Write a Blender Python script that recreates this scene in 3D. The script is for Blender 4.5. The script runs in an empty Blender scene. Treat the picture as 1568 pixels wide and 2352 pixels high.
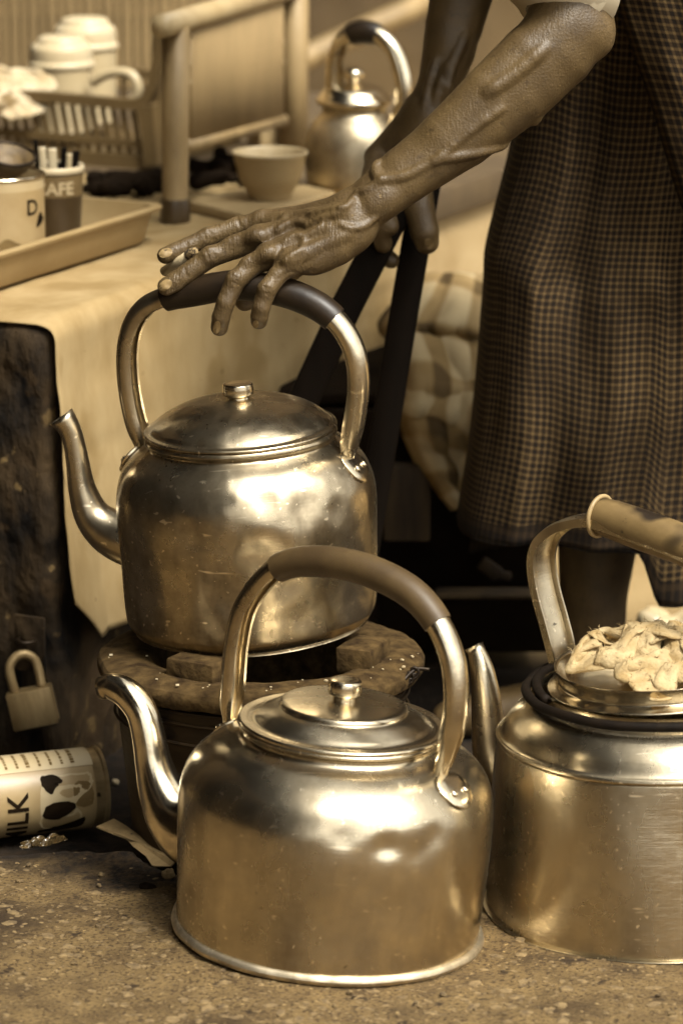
import bpy, bmesh, math, random
import numpy as np
from mathutils import Vector, Matrix, noise

random.seed(7)
rng = np.random.default_rng(7)
R = math.radians
scene = bpy.context.scene
col = scene.collection

# ------------------------------------------------------------------ camera
CAM_H, PITCH, FPX, IW, IH = 1.0, R(14.0), 8700.0, 1568.0, 2352.0
cd = bpy.data.cameras.new('camera'); cam = bpy.data.objects.new('camera', cd); col.objects.link(cam)
cam.location = (0, 0, CAM_H); cam.rotation_euler = (R(90) - PITCH, 0, 0)
cd.sensor_fit = 'VERTICAL'; cd.sensor_height = 36.0; cd.sensor_width = 24.0
cd.lens = FPX / IH * 36.0; cd.clip_start = 0.05; cd.clip_end = 500
cd.dof.use_dof = True; cd.dof.focus_distance = 2.94; cd.dof.aperture_fstop = 6.5; cd.dof.aperture_blades = 0
scene.camera = cam

# ------------------------------------------------------------------ light
SUN_EL, SUN_AZ = R(57), R(141)          # azimuth clockwise from +Y (into the picture)
world = bpy.data.worlds.new('World'); scene.world = world; world.use_nodes = True
nt = world.node_tree; nt.nodes.clear()
sky = nt.nodes.new('ShaderNodeTexSky'); sky.sky_type = 'NISHITA'; sky.sun_disc = False
sky.sun_elevation = SUN_EL; sky.sun_rotation = SUN_AZ; sky.dust_density = 4.0; sky.air_density = 1.0
bw = nt.nodes.new('ShaderNodeRGBToBW')
tint = nt.nodes.new('ShaderNodeMix'); tint.data_type = 'RGBA'; tint.blend_type = 'MULTIPLY'; tint.inputs[0].default_value = 1.0
tint.inputs[7].default_value = (1.0, 0.975, 0.91, 1)
bg = nt.nodes.new('ShaderNodeBackground'); bg.inputs[1].default_value = 0.098
wo = nt.nodes.new('ShaderNodeOutputWorld')
nt.links.new(sky.outputs[0], bw.inputs[0]); nt.links.new(bw.outputs[0], tint.inputs[6])
nt.links.new(tint.outputs[2], bg.inputs[0]); nt.links.new(bg.outputs[0], wo.inputs[0])
sd = bpy.data.lights.new('sun', 'SUN'); sd.energy = 1.5; sd.angle = R(17); sd.color = (1.0, 0.965, 0.88)
sun = bpy.data.objects.new('sun', sd); col.objects.link(sun)
sdir = Vector((math.sin(SUN_AZ) * math.cos(SUN_EL), math.cos(SUN_AZ) * math.cos(SUN_EL), math.sin(SUN_EL)))
sun.rotation_euler = sdir.to_track_quat('Z', 'Y').to_euler()
vs = scene.view_settings
vs.view_transform = 'Standard'; vs.look = 'None'; vs.gamma = 1.0; vs.use_curve_mapping = False
vs.exposure = 1.88
scene.render.engine = 'CYCLES'
scene.cycles.use_denoising = True
scene.cycles.max_bounces = 6
scene.cycles.use_adaptive_sampling = True; scene.cycles.adaptive_threshold = .02
scene.cycles.sample_clamp_indirect = 6.0

# ------------------------------------------------------------------ geometry of the view
FW = Vector((0, math.cos(PITCH), -math.sin(PITCH))); UP = Vector((0, math.sin(PITCH), math.cos(PITCH)))
RT = Vector((1, 0, 0)); CP = Vector((0, 0, CAM_H))
def ray(x, y): return FW + RT * ((x - IW / 2) / FPX) + UP * ((IH / 2 - y) / FPX)
def at(x, y, Y):
    d = ray(x, y); return CP + d * (Y / d.y)
def on_z(x, y, z):
    d = ray(x, y); return CP + d * ((z - CAM_H) / d.z)
def on_plane(x, y, p, n):
    d = ray(x, y); return CP + d * ((p - CP).dot(n) / d.dot(n))
def mpp(p): return (p - CP).dot(FW) / FPX     # metres per picture unit at a point

# ------------------------------------------------------------------ materials
_tab = [(0.0, (6, 4, 2)), (.08, (27, 19, 11)), (.2, (65, 49, 29)), (.4, (122, 99, 61)), (.6, (179, 150, 101)), (.8, (228, 205, 160)), (1.0, (255, 250, 236))]
def s2l(c):
    c /= 255.0
    return c / 12.92 if c <= .04045 else ((c + .055) / 1.055) ** 2.4
ALB = .60
def sep(g):
    """a toned-print brown for a perceived grey g in 0..1 (linear RGBA)"""
    g = max(0, min(1, g))
    for (a, ca), (b, cb) in zip(_tab, _tab[1:]):
        if g <= b:
            t = (g - a) / (b - a)
            return tuple(ALB * s2l(ca[i] + t * (cb[i] - ca[i])) for i in range(3)) + (1,)
    return (ALB, ALB, ALB, 1)

def mat(name, g1, g2=None, scale=12, rough=.6, rough2=None, metal=0.0, bump=0.0, bscale=60, stretch=(1, 1, 1), bstretch=None,
        detail=5, spec=.5, lo=.35, hi=.65, color=None, color2=None, spots=None, coords='Object', sheen=0, coat=0):
    m = bpy.data.materials.new(name); m.use_nodes = True
    n, l = m.node_tree.nodes, m.node_tree.links
    b = n['Principled BSDF']
    c1 = color or sep(g1); c2 = color2 or sep(g1 if g2 is None else g2)
    tc = n.new('ShaderNodeTexCoord')
    mp = n.new('ShaderNodeMapping'); mp.inputs['Scale'].default_value = stretch; l.new(tc.outputs[coords], mp.inputs[0])
    nz = n.new('ShaderNodeTexNoise'); nz.inputs['Scale'].default_value = scale; nz.inputs['Detail'].default_value = detail; nz.inputs['Roughness'].default_value = .6
    l.new(mp.outputs[0], nz.inputs[0])
    cr = n.new('ShaderNodeValToRGB'); cr.color_ramp.elements[0].position = lo; cr.color_ramp.elements[1].position = hi
    cr.color_ramp.elements[0].color = c1; cr.color_ramp.elements[1].color = c2
    l.new(nz.outputs[0], cr.inputs[0])
    out = cr.outputs[0]
    if spots:                                   # (scale, size, grey): scattered marks with a shape of their own
        for sc_, sz, g in spots:
            v = n.new('ShaderNodeTexNoise'); v.inputs['Scale'].default_value = sc_; v.inputs['Detail'].default_value = 3
            l.new(tc.outputs[coords], v.inputs[0])
            r2 = n.new('ShaderNodeValToRGB'); r2.color_ramp.elements[0].position = sz; r2.color_ramp.elements[1].position = sz + .05
            l.new(v.outputs[0], r2.inputs[0])
            mx = n.new('ShaderNodeMix'); mx.data_type = 'RGBA'; l.new(r2.outputs[0], mx.inputs[0]); l.new(out, mx.inputs[6]); mx.inputs[7].default_value = sep(g)
            out = mx.outputs[2]
    l.new(out, b.inputs['Base Color'])
    b.inputs['Roughness'].default_value = rough; b.inputs['Metallic'].default_value = metal
    b.inputs['Specular IOR Level'].default_value = spec
    if coat: b.inputs['Coat Weight'].default_value = coat; b.inputs['Coat Roughness'].default_value = .15
    if rough2 is not None:
        mr = n.new('ShaderNodeMapRange'); mr.inputs[1].default_value = lo; mr.inputs[2].default_value = hi
        mr.inputs[3].default_value = rough; mr.inputs[4].default_value = rough2
        l.new(nz.outputs[0], mr.inputs[0]); l.new(mr.outputs[0], b.inputs['Roughness'])
    if bump:
        mp2 = n.new('ShaderNodeMapping'); mp2.inputs['Scale'].default_value = bstretch or stretch; l.new(tc.outputs[coords], mp2.inputs[0])
        n2 = n.new('ShaderNodeTexNoise'); n2.inputs['Scale'].default_value = bscale; n2.inputs['Detail'].default_value = 4
        l.new(mp2.outputs[0], n2.inputs[0])
        bp = n.new('ShaderNodeBump'); bp.inputs['Strength'].default_value = 1.0; bp.inputs['Distance'].default_value = bump
        l.new(n2.outputs[0], bp.inputs['Height']); l.new(bp.outputs[0], b.inputs['Normal'])
    return m

def metal_mat(name, base, dark, rough=.26, rough2=.42, sm_scale=14, smudge=.5, brushed=.00006, dent=.0006):
    """worn spun aluminium: smudges, brushed rings, pits and shallow dents"""
    m = bpy.data.materials.new(name); m.use_nodes = True
    n, l = m.node_tree.nodes, m.node_tree.links; b = n['Principled BSDF']
    tc = n.new('ShaderNodeTexCoord')
    def noise_(scale, st=(1, 1, 1), det=5):
        mp = n.new('ShaderNodeMapping'); mp.inputs['Scale'].default_value = st; l.new(tc.outputs['Object'], mp.inputs[0])
        z = n.new('ShaderNodeTexNoise'); z.inputs['Scale'].default_value = scale; z.inputs['Detail'].default_value = det; z.inputs['Roughness'].default_value = .62
        l.new(mp.outputs[0], z.inputs[0]); return z.outputs[0]
    sm = noise_(sm_scale)
    st = noise_(26, (1, 1, .12), 4)
    mixn = n.new('ShaderNodeMath'); mixn.operation = 'MULTIPLY_ADD'; l.new(st, mixn.inputs[0]); mixn.inputs[1].default_value = .45; l.new(sm, mixn.inputs[2])
    cr = n.new('ShaderNodeValToRGB'); cr.color_ramp.elements[0].position = .52; cr.color_ramp.elements[1].position = .52 + smudge * .6
    cr.color_ramp.elements[0].color = dark; cr.color_ramp.elements[1].color = base
    l.new(mixn.outputs[0], cr.inputs[0])
    pit = noise_(170, det=2)
    pr = n.new('ShaderNodeValToRGB'); pr.color_ramp.elements[0].position = .72; pr.color_ramp.elements[1].position = .80
    l.new(pit, pr.inputs[0])
    mx = n.new('ShaderNodeMix'); mx.data_type = 'RGBA'; l.new(pr.outputs[0], mx.inputs[0]); l.new(cr.outputs[0], mx.inputs[6]); mx.inputs[7].default_value = tuple(c * .45 for c in dark[:3]) + (1,)
    # pale scratches running round and aslant
    outc = mx.outputs[2]
    for rot_, st_, sc_ in (((.25, .4, .3), (1, .05, 1), 230), ((1.2, .2, .9), (.06, 1, 1), 190)):
        mp = n.new('ShaderNodeMapping'); mp.inputs['Rotation'].default_value = rot_; mp.inputs['Scale'].default_value = st_; l.new(tc.outputs['Object'], mp.inputs[0])
        z = n.new('ShaderNodeTexNoise'); z.inputs['Scale'].default_value = sc_; z.inputs['Detail'].default_value = 1; l.new(mp.outputs[0], z.inputs[0])
        rr = n.new('ShaderNodeValToRGB'); rr.color_ramp.elements[0].position = .70; rr.color_ramp.elements[1].position = .77; l.new(z.outputs[0], rr.inputs[0])
        m3 = n.new('ShaderNodeMix'); m3.data_type = 'RGBA'; l.new(rr.outputs[0], m3.inputs[0]); l.new(outc, m3.inputs[6]); m3.inputs[7].default_value = tuple(min(1, c * 1.12) for c in base[:3]) + (1,)
        outc = m3.outputs[2]
    l.new(outc, b.inputs['Base Color'])
    b.inputs['Metallic'].default_value = 1.0
    mr = n.new('ShaderNodeMapRange'); mr.inputs[1].default_value = .45; mr.inputs[2].default_value = .9; mr.inputs[3].default_value = rough2; mr.inputs[4].default_value = rough
    l.new(mixn.outputs[0], mr.inputs[0]); l.new(mr.outputs[0], b.inputs['Roughness'])
    # rings of brushing, then broad dents
    br = noise_(30, (1, 1, 60), 3); bp = n.new('ShaderNodeBump'); bp.inputs['Distance'].default_value = brushed
    l.new(br, bp.inputs['Height'])
    dn = noise_(22, det=2); bp2 = n.new('ShaderNodeBump'); bp2.inputs['Distance'].default_value = dent
    l.new(dn, bp2.inputs['Height']); l.new(bp.outputs[0], bp2.inputs['Normal'])
    sc = noise_(420, (1, .25, 1), 2); bp3 = n.new('ShaderNodeBump'); bp3.inputs['Distance'].default_value = .00004
    l.new(sc, bp3.inputs['Height']); l.new(bp2.outputs[0], bp3.inputs['Normal']); l.new(bp3.outputs[0], b.inputs['Normal'])
    return m

def check_mat(name, base_g, line_g, nu, nv, w=.34, cross_g=None, rough=.9, bump=.0004):
    """woven checks laid out along the cloth's own UV threads"""
    m = bpy.data.materials.new(name); m.use_nodes = True
    n, l = m.node_tree.nodes, m.node_tree.links; b = n['Principled BSDF']
    tc = n.new('ShaderNodeTexCoord'); sp = n.new('ShaderNodeSeparateXYZ'); l.new(tc.outputs['UV'], sp.inputs[0])
    def math_(op, a, v=None):
        k = n.new('ShaderNodeMath'); k.operation = op
        for i, q in enumerate((a, v)):
            if q is None: continue
            if isinstance(q, (int, float)): k.inputs[i].default_value = q
            else: l.new(q, k.inputs[i])
        return k.outputs[0]
    def stripe(o, k, w_):
        f = math_('FRACT', math_('MULTIPLY', o, k))
        d = math_('ABSOLUTE', math_('SUBTRACT', f, .5))
        mr = n.new('ShaderNodeMapRange'); mr.interpolation_type = 'SMOOTHSTEP'
        mr.inputs[1].default_value = w_ / 2 + .06; mr.inputs[2].default_value = w_ / 2 - .06; l.new(d, mr.inputs[0]); return mr.outputs[0]
    su, sv = stripe(sp.outputs[0], nu, w), stripe(sp.outputs[1], nv, w)
    fu = stripe(sp.outputs[0], nu / 4.0, .12); fv = stripe(sp.outputs[1], nv / 4.0, .12)
    tot = math_('MULTIPLY', math_('ADD', su, sv), .5)
    tot = math_('ADD', tot, math_('MULTIPLY', math_('ADD', fu, fv), .12))
    wn = n.new('ShaderNodeTexNoise'); wn.inputs['Scale'].default_value = 9; wn.inputs['Detail'].default_value = 6; l.new(tc.outputs['Object'], wn.inputs[0])
    tot = math_('MULTIPLY', tot, math_('ADD', math_('MULTIPLY', wn.outputs[0], 1.3), .35))
    cr = n.new('ShaderNodeValToRGB'); cr.color_ramp.elements[0].color = sep(base_g); cr.color_ramp.elements[1].color = sep(line_g)
    e = cr.color_ramp.elements.new(.5); e.color = sep(cross_g if cross_g else (base_g * .45 + line_g * .55))
    l.new(tot, cr.inputs[0]); l.new(cr.outputs[0], b.inputs['Base Color'])
    b.inputs['Roughness'].default_value = rough; b.inputs['Specular IOR Level'].default_value = .2
    tn = n.new('ShaderNodeTexNoise'); tn.inputs['Scale'].default_value = 500; l.new(tc.outputs['Object'], tn.inputs[0])
    bp = n.new('ShaderNodeBump'); bp.inputs['Distance'].default_value = bump; l.new(tn.outputs[0], bp.inputs['Height']); l.new(bp.outputs[0], b.inputs['Normal'])
    return m

ALU = (.80, .70, .51, 1); ALU_D = (.34, .235, .115, 1)
M = {}
M['kettle_front'] = metal_mat('kettle_front', ALU, (.31, .25, .165, 1), .19, .36, 10, .7, dent=.0012)
M['kettle_mid'] = metal_mat('kettle_mid', (.77, .655, .46, 1), (.15, .115, .07, 1), .20, .42, 17, .8, dent=.0026)
M['kettle_right'] = metal_mat('kettle_right', ALU, (.33, .27, .18, 1), .19, .36, 9, .7, dent=.0008, brushed=.00012)
M['kettle_back'] = metal_mat('kettle_back', (.62, .53, .37, 1), (.28, .22, .14, 1), .34, .52, 20, .5)
M['bright_metal'] = metal_mat('bright_metal', (.84, .735, .54, 1), (.37, .30, .20, 1), .14, .30, 20, .5)
M['grip_dark'] = mat('grip_dark', .10, .16, 40, .42, spec=.35, bump=.0003, bscale=120)
M['grip_mid'] = mat('grip_mid', .25, .33, 30, .5, spec=.35, bump=.0002, bscale=150)
M['grip_worn'] = mat('grip_worn', .46, .38, 25, .5, spec=.3, spots=[(11, .56, .13), (90, .68, .2)], bump=.0003, bscale=160)
M['soot'] = mat('soot', .03, .06, 40, .9)
M['ground'] = None
M['clay'] = mat('clay', .17, .32, 70, .95, bump=.0022, bscale=110, spec=.08, spots=[(26, .68, .15)])
M['stove_tin'] = mat('stove_tin', .15, .24, 10, .6, spec=.2, bump=.0008, bscale=35, stretch=(1, 1, 5), spots=[(22, .62, .1)])
M['wire'] = mat('wire', .12, .2, 60, .5, metal=.6)
M['cloth'] = mat('cloth', .57, .68, 16, .88, bump=.0016, bscale=34, detail=9, stretch=(1, 1, .4), bstretch=(1, 1, .6), spots=[(9, .60, .57), (46, .69, .48)], spec=.12)
M['trunk'] = mat('trunk', .045, .25, 22, .85, bump=.009, bscale=48, spots=[(20, .57, .22), (26, .63, .36), (44, .66, .46)], stretch=(1, 1, .55), spec=.2)
M['lock'] = mat('lock', .44, .66, 40, .5, metal=.55, bump=.0004, bscale=90, stretch=(1, 1, .3), spots=[(60, .66, .22)])
M['plastic'] = mat('plastic', .58, .68, 9, .42, bump=.0003, bscale=60, detail=8, spots=[(60, .70, .42)])
M['white'] = mat('white', .80, .86, 8, .42)
M['cream'] = mat('cream', .76, .82, 12, .35)
M['cane'] = mat('cane', .50, .62, 30, .6, bump=.0004, bscale=90, stretch=(1, 1, .3))
M['basket'] = mat('basket', .36, .42, 10, .5)
M['tin_label'] = mat('tin_label', .70, .76, 20, .45)
M['print_dark'] = mat('print_dark', .10, .14, 60, .7, spec=.05)
M['print_mid'] = mat('print_mid', .42, .48, 60, .7, spec=.1)
M['cup_brown'] = mat('cup_brown', .24, .28, 15, .4)
M['skin'] = None
M['nail'] = mat('nail', .50, .62, 120, .42, spec=.4)
M['dark_wood'] = mat('dark_wood', .045, .085, 30, .7, spec=.06, bump=.0006, bscale=60, stretch=(1, 1, .2), spots=[(50, .7, .3)])
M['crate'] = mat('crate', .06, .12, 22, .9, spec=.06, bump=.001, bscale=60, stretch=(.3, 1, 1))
M['rag'] = mat('rag', .62, .76, 60, .95, bump=.0008, bscale=420, spots=[(35, .66, .5)], spec=.1)
M['rubber'] = mat('rubber', .06, .10, 70, .7, spec=.1, bump=.0004, bscale=200)
M['wall'] = mat('wall', .22, .40, 1.6, .9, bump=.01, bscale=8, detail=8)
M['paper'] = mat('paper', .46, .60, 60, .8, spots=[(160, .68, .2)])
M['stone'] = mat('stone', .38, .60, 60, .9, bump=.0006, bscale=300)
M['sleeve'] = mat('sleeve', .84, .88, 10, .9)
M['bag'] = mat('bag', .5, .6, 50, .2)

# ------------------------------------------------------------------ object helpers
MW = {}
def _apply(o, label=None, cat=None, group=None, kind=None):
    if label: o['label'] = label
    if cat: o['category'] = cat
    if group: o['group'] = group
    if kind: o['kind'] = kind
    return o
def thing(name, label, cat, loc=(0, 0, 0), rot=None, group=None):
    o = bpy.data.objects.new(name, None); col.objects.link(o); o.empty_display_size = .02
    m = Matrix.Translation(Vector(loc)) @ (rot.to_4x4() if rot is not None else Matrix.Identity(4))
    o.matrix_world = m; MW[o] = m
    return _apply(o, label, cat, group)
def mesh_obj(name, verts, faces, material, parent=None, local=False, smooth=True, uv=None, loc=None, kind=None, label=None):
    if parent is not None:
        root = parent
        while root.parent is not None: root = root.parent
        m = MW[root]; mi = m.inverted()
        if not local: verts = [mi @ Vector(v) for v in verts]
    elif loc is not None:
        L = Vector(loc); verts = [Vector(v) - L for v in verts]
    me = bpy.data.meshes.new(name)
    me.from_pydata([tuple(v) for v in verts], [], faces); me.update()
    if smooth is True: me.polygons.foreach_set('use_smooth', [True] * len(me.polygons))
    elif smooth:                                     # angle in degrees
        me.polygons.foreach_set('use_smooth', [True] * len(me.polygons)); me.set_sharp_from_angle(angle=R(smooth))
    if uv is not None:
        ul = me.uv_layers.new(name='UVMap')
        for lp in me.loops: ul.data[lp.index].uv = uv[lp.vertex_index]
    o = bpy.data.objects.new(name, me); col.objects.link(o)
    if material: me.materials.append(material)
    if parent is not None: o.parent = parent
    elif loc is not None:
        o.location = loc; MW[o] = Matrix.Translation(Vector(loc))
    else: MW[o] = Matrix.Identity(4)
    return _apply(o, label=label, kind=kind)

def spline(pts, n=8, closed=False):
    """Catmull-Rom through tuples of any length"""
    P = [np.array(p, float) for p in pts]; out = []
    N = len(P)
    for i in range(N if closed else N - 1):
        p0 = P[(i - 1) % N] if (closed or i > 0) else 2 * P[0] - P[1]
        p1, p2 = P[i], P[(i + 1) % N]
        p3 = P[(i + 2) % N] if (closed or i + 2 < N) else 2 * P[-1] - P[-2]
        for k in range(n):
            t = k / n
            out.append(.5 * ((2 * p1) + (-p0 + p2) * t + (2 * p0 - 5 * p1 + 4 * p2 - p3) * t * t + (-p0 + 3 * p1 - 3 * p2 + p3) * t ** 3))
    if not closed: out.append(P[-1])
    return out
def lathe(prof, n=96, wob=0.0, seed=0, wf=20):
    """rings from (r, z) rows; a row of r = 0 closes to a point"""
    v, f = [], []; rows = []
    for r, z in prof:
        if r < 1e-6: rows.append([len(v)]); v.append(Vector((0, 0, z)))
        else:
            rows.append(list(range(len(v), len(v) + n)))
            for k in range(n):
                a = 2 * math.pi * k / n; p = Vector((r * math.cos(a), r * math.sin(a), z))
                if wob:
                    q = p * wf + Vector((seed, 0, 0)); d = noise.noise(q) * wob
                    p = Vector((p.x * (1 + d / max(r, .02)), p.y * (1 + d / max(r, .02)), p.z))
                v.append(p)
    for a, b in zip(rows, rows[1:]):
        for k in range(n):
            k2 = (k + 1) % n
            if len(a) == 1 and len(b) == 1: continue
            if len(a) == 1: f.append((a[0], b[k2], b[k]))
            elif len(b) == 1: f.append((a[k], a[k2], b[0]))
            else: f.append((a[k], a[k2], b[k2], b[k]))
    return v, f
def place(verts, m): return [m @ Vector(v) for v in verts]
def sweep(path, section, nrm=None, scales=None, caps=True, closed_sec=True):
    """sweep a 2-D section (n along nrm, q outward) along 3-D points"""
    P = [Vector(p) for p in path]; v, f = [], []; N = len(section)
    prev = None
    for i, p in enumerate(P):
        t = (P[min(i + 1, len(P) - 1)] - P[max(i - 1, 0)]).normalized()
        if nrm is not None: nn = Vector(nrm)
        else:
            if prev is None: prev = t.cross(Vector((0, 0, 1))) if abs(t.z) < .9 else t.cross(Vector((0, 1, 0)))
            nn = (prev - t * prev.dot(t)).normalized(); prev = nn
        nn = (nn - t * nn.dot(t)).normalized(); b = t.cross(nn).normalized()
        s = scales[i] if scales is not None else 1.0
        sn, sq = s if isinstance(s, (tuple, list)) else (s, s)
        for a, q in section: v.append(p + nn * (a * sn) + b * (q * sq))
    for i in range(len(P) - 1):
        for k in range(N if closed_sec else N - 1):
            k2 = (k + 1) % N
            f.append((i * N + k, i * N + k2, (i + 1) * N + k2, (i + 1) * N + k))
    if caps and closed_sec:
        f.append(tuple(range(N - 1, -1, -1))); f.append(tuple(range((len(P) - 1) * N, len(P) * N)))
    return v, f
def circle(r, n=14, ry=None): return [(r * math.cos(2 * math.pi * k / n), (ry or r) * math.sin(2 * math.pi * k / n)) for k in range(n)]
def tube(path, r, n=12, caps=True):
    rr = r if isinstance(r, (list, tuple)) else [r] * len(path)
    return sweep(path, circle(1.0, n), scales=list(rr), caps=caps)
def merge(*parts):
    v, f = [], []
    for pv, pf in parts:
        o = len(v); v += list(pv); f += [tuple(i + o for i in q) for q in pf]
    return v, f
def box(c, s, rot=None, bev=.0):
    """bevelled box, centre c, full size s"""
    bm = bmesh.new(); bmesh.ops.create_cube(bm, size=1.0)
    for q in bm.verts: q.co = Vector((q.co.x * s[0], q.co.y * s[1], q.co.z * s[2]))
    if bev: bmesh.ops.bevel(bm, geom=list(bm.edges), offset=bev, segments=2, affect='EDGES', profile=.5)
    m = Matrix.Translation(Vector(c)) @ (rot.to_4x4() if rot is not None else Matrix.Identity(4))
    bm.verts.ensure_lookup_table(); bm.verts.index_update()
    v = [m @ q.co for q in bm.verts]; f = [tuple(q.index for q in p.verts) for p in bm.faces]; bm.free()
    return v, f
def grid_faces(nu, nv): return [(j * nu + i, j * nu + i + 1, (j + 1) * nu + i + 1, (j + 1) * nu + i) for j in range(nv - 1) for i in range(nu - 1)]
def solid(o, t, off=-1, sub=0):
    m = o.modifiers.new('solid', 'SOLIDIFY'); m.thickness = t; m.offset = off
    if sub: s = o.modifiers.new('sub', 'SUBSURF'); s.levels = sub; s.render_levels = sub
    return o

# ------------------------------------------------------------------ implicit surfaces
class Field:
    def __init__(s, lo, hi, h, big=.03):
        s.lo = np.array(lo, float); s.h = h
        s.n = np.ceil((np.array(hi) - s.lo) / h).astype(int) + 1
        s.f = np.full(s.n, big, np.float32); s.big = big
    def _block(s, lo, hi):
        a = np.maximum(np.floor((lo - s.lo) / s.h).astype(int), 0); b = np.minimum(np.ceil((hi - s.lo) / s.h).astype(int) + 1, s.n)
        if np.any(b <= a): return None
        ax = [s.lo[i] + s.h * np.arange(a[i], b[i]) for i in range(3)]
        X, Y, Z = np.meshgrid(*ax, indexing='ij', sparse=True)
        return (slice(a[0], b[0]), slice(a[1], b[1]), slice(a[2], b[2])), X, Y, Z
    def cone(s, a, b, ra, rb, k=.004, op='add', flat=None):
        a, b = np.array(a, float), np.array(b, float); m = max(ra, rb) + k + s.big * .5
        r = s._block(np.minimum(a, b) - m, np.maximum(a, b) + m)
        if r is None: return
        sl, X, Y, Z = r; d = b - a; L2 = max(d.dot(d), 1e-12)
        t = np.clip(((X - a[0]) * d[0] + (Y - a[1]) * d[1] + (Z - a[2]) * d[2]) / L2, 0, 1)
        ex, ey, ez = X - a[0] - t * d[0], Y - a[1] - t * d[1], Z - a[2] - t * d[2]
        if flat is not None:                       # (direction, factor): squash along a direction
            w, fac = np.array(flat[0], float), flat[1]; q = (ex * w[0] + ey * w[1] + ez * w[2]) * (fac - 1)
            ex, ey, ez = ex + q * w[0], ey + q * w[1], ez + q * w[2]
        D = (np.sqrt(ex * ex + ey * ey + ez * ez) - (ra + t * (rb - ra))).astype(np.float32)
        A = s.f[sl]
        if op == 'add':
            hh = np.maximum(k - np.abs(A - D), 0) / k; s.f[sl] = np.minimum(A, D) - hh * hh * k * .25
        else:
            D = -D; hh = np.maximum(k - np.abs(A - D), 0) / k; s.f[sl] = np.maximum(A, D) + hh * hh * k * .25
    def chain(s, pts, k=.004, op='add', kj=.0012):
        """a limb: segments joined almost hard, then blended into the rest once (no swelling at the joints)"""
        P = np.array([p[0] for p in pts], float); rm = max(p[1] for p in pts); m = rm + k + s.big * .5
        r = s._block(P.min(0) - m, P.max(0) + m)
        if r is None: return
        sl, X, Y, Z = r; D = None
        for (a, ra), (b, rb) in zip(pts, pts[1:]):
            a, b = np.array(a, float), np.array(b, float); d = b - a; L2 = max(d.dot(d), 1e-12)
            t = np.clip(((X - a[0]) * d[0] + (Y - a[1]) * d[1] + (Z - a[2]) * d[2]) / L2, 0, 1)
            E = (np.sqrt((X - a[0] - t * d[0]) ** 2 + (Y - a[1] - t * d[1]) ** 2 + (Z - a[2] - t * d[2]) ** 2) - (ra + t * (rb - ra))).astype(np.float32)
            if D is None: D = E
            else:
                hh = np.maximum(kj - np.abs(D - E), 0) / kj; D = np.minimum(D, E) - hh * hh * kj * .25
        A = s.f[sl]
        if op == 'add':
            hh = np.maximum(k - np.abs(A - D), 0) / k; s.f[sl] = np.minimum(A, D) - hh * hh * k * .25
        else:
            D = -D; hh = np.maximum(k - np.abs(A - D), 0) / k; s.f[sl] = np.maximum(A, D) + hh * hh * k * .25
    def hit(s, x, y, Y0, Y1):
        d = ray(x, y); 
        for Y in np.arange(Y0, Y1, .0004):
            p = np.array(CP + d * (Y / d.y)); i = np.round((p - s.lo) / s.h).astype(int)
            if np.all(i >= 0) and np.all(i < s.n) and s.f[tuple(i)] < 0: return p
        return None
    def draw(s, pts, r, k, Y0, Y1, sink=.3, op='add', n=6):
        hits = [s.hit(p[0], p[1], Y0, Y1) for p in spline(pts, n)]
        d = np.array(FW); P = [h + d * (r * sink) for h in hits if h is not None]
        for p, q in zip(P, P[1:]):
            if np.linalg.norm(p - q) < .02: s.cone(p, q, r, r, k, op)
    def mesh(s):
        f = s.f; I = f < 0; n = np.array(f.shape)
        c = np.zeros(n - 1, np.int8)
        for dx in (0, 1):
            for dy in (0, 1):
                for dz in (0, 1): c += I[dx:n[0] - 1 + dx, dy:n[1] - 1 + dy, dz:n[2] - 1 + dz]
        cells = np.argwhere((c > 0) & (c < 8)); idx = -np.ones(n - 1, np.int64); idx[tuple(cells.T)] = np.arange(len(cells))
        acc = np.zeros((len(cells), 3)); cnt = np.zeros(len(cells))
        offs = [(x, y, z) for x in (0, 1) for y in (0, 1) for z in (0, 1)]
        for o in offs:
            for ax in range(3):
                if o[ax]: continue
                o2 = list(o); o2[ax] = 1
                fa = f[tuple((cells + o).T)]; fb = f[tuple((cells + o2).T)]; m = (fa < 0) != (fb < 0)
                t = np.where(m, fa / np.where(m, fa - fb, 1), 0)
                p = np.tile(np.array(o, float), (len(cells), 1)); p[:, ax] = t
                acc[m] += p[m]; cnt[m] += 1
        V = (cells + acc / np.maximum(cnt, 1)[:, None]) * s.h + s.lo
        F = []
        for ax in range(3):
            a1, a2 = (ax + 1) % 3, (ax + 2) % 3
            sl = [slice(1, -1)] * 3; sl[ax] = slice(0, -1); sl2 = list(sl); sl2[ax] = slice(1, None)
            A, B = I[tuple(sl)], I[tuple(sl2)]
            for inv, mk in ((False, A & ~B), (True, ~A & B)):
                e = np.argwhere(mk); 
                if not len(e): continue
                off = np.array([1, 1, 1]); off[ax] = 0; e = e + off
                def cell(d1, d2):
                    q = e.copy(); q[:, a1] -= d1; q[:, a2] -= d2
                    return idx[tuple(q.T)]
                Q = np.stack([cell(1, 1), cell(0, 1), cell(0, 0), cell(1, 0)], 1)
                if inv: Q = Q[:, ::-1]
                F.append(Q)
        F = np.concatenate(F); F = F[np.all(F >= 0, 1)]
        return V, F
def smooth_mesh(V, F, it=2, lam=.5):
    E = np.concatenate([F[:, [0, 1]], F[:, [1, 2]], F[:, [2, 3]], F[:, [3, 0]]])
    E = np.concatenate([E, E[:, ::-1]])
    for _ in range(it):
        acc = np.zeros_like(V); cnt = np.bincount(E[:, 0], minlength=len(V))
        for i in range(3): acc[:, i] = np.bincount(E[:, 0], V[E[:, 1], i], minlength=len(V))
        V = V + lam * (acc / np.maximum(cnt, 1)[:, None] - V)
    return V

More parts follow.
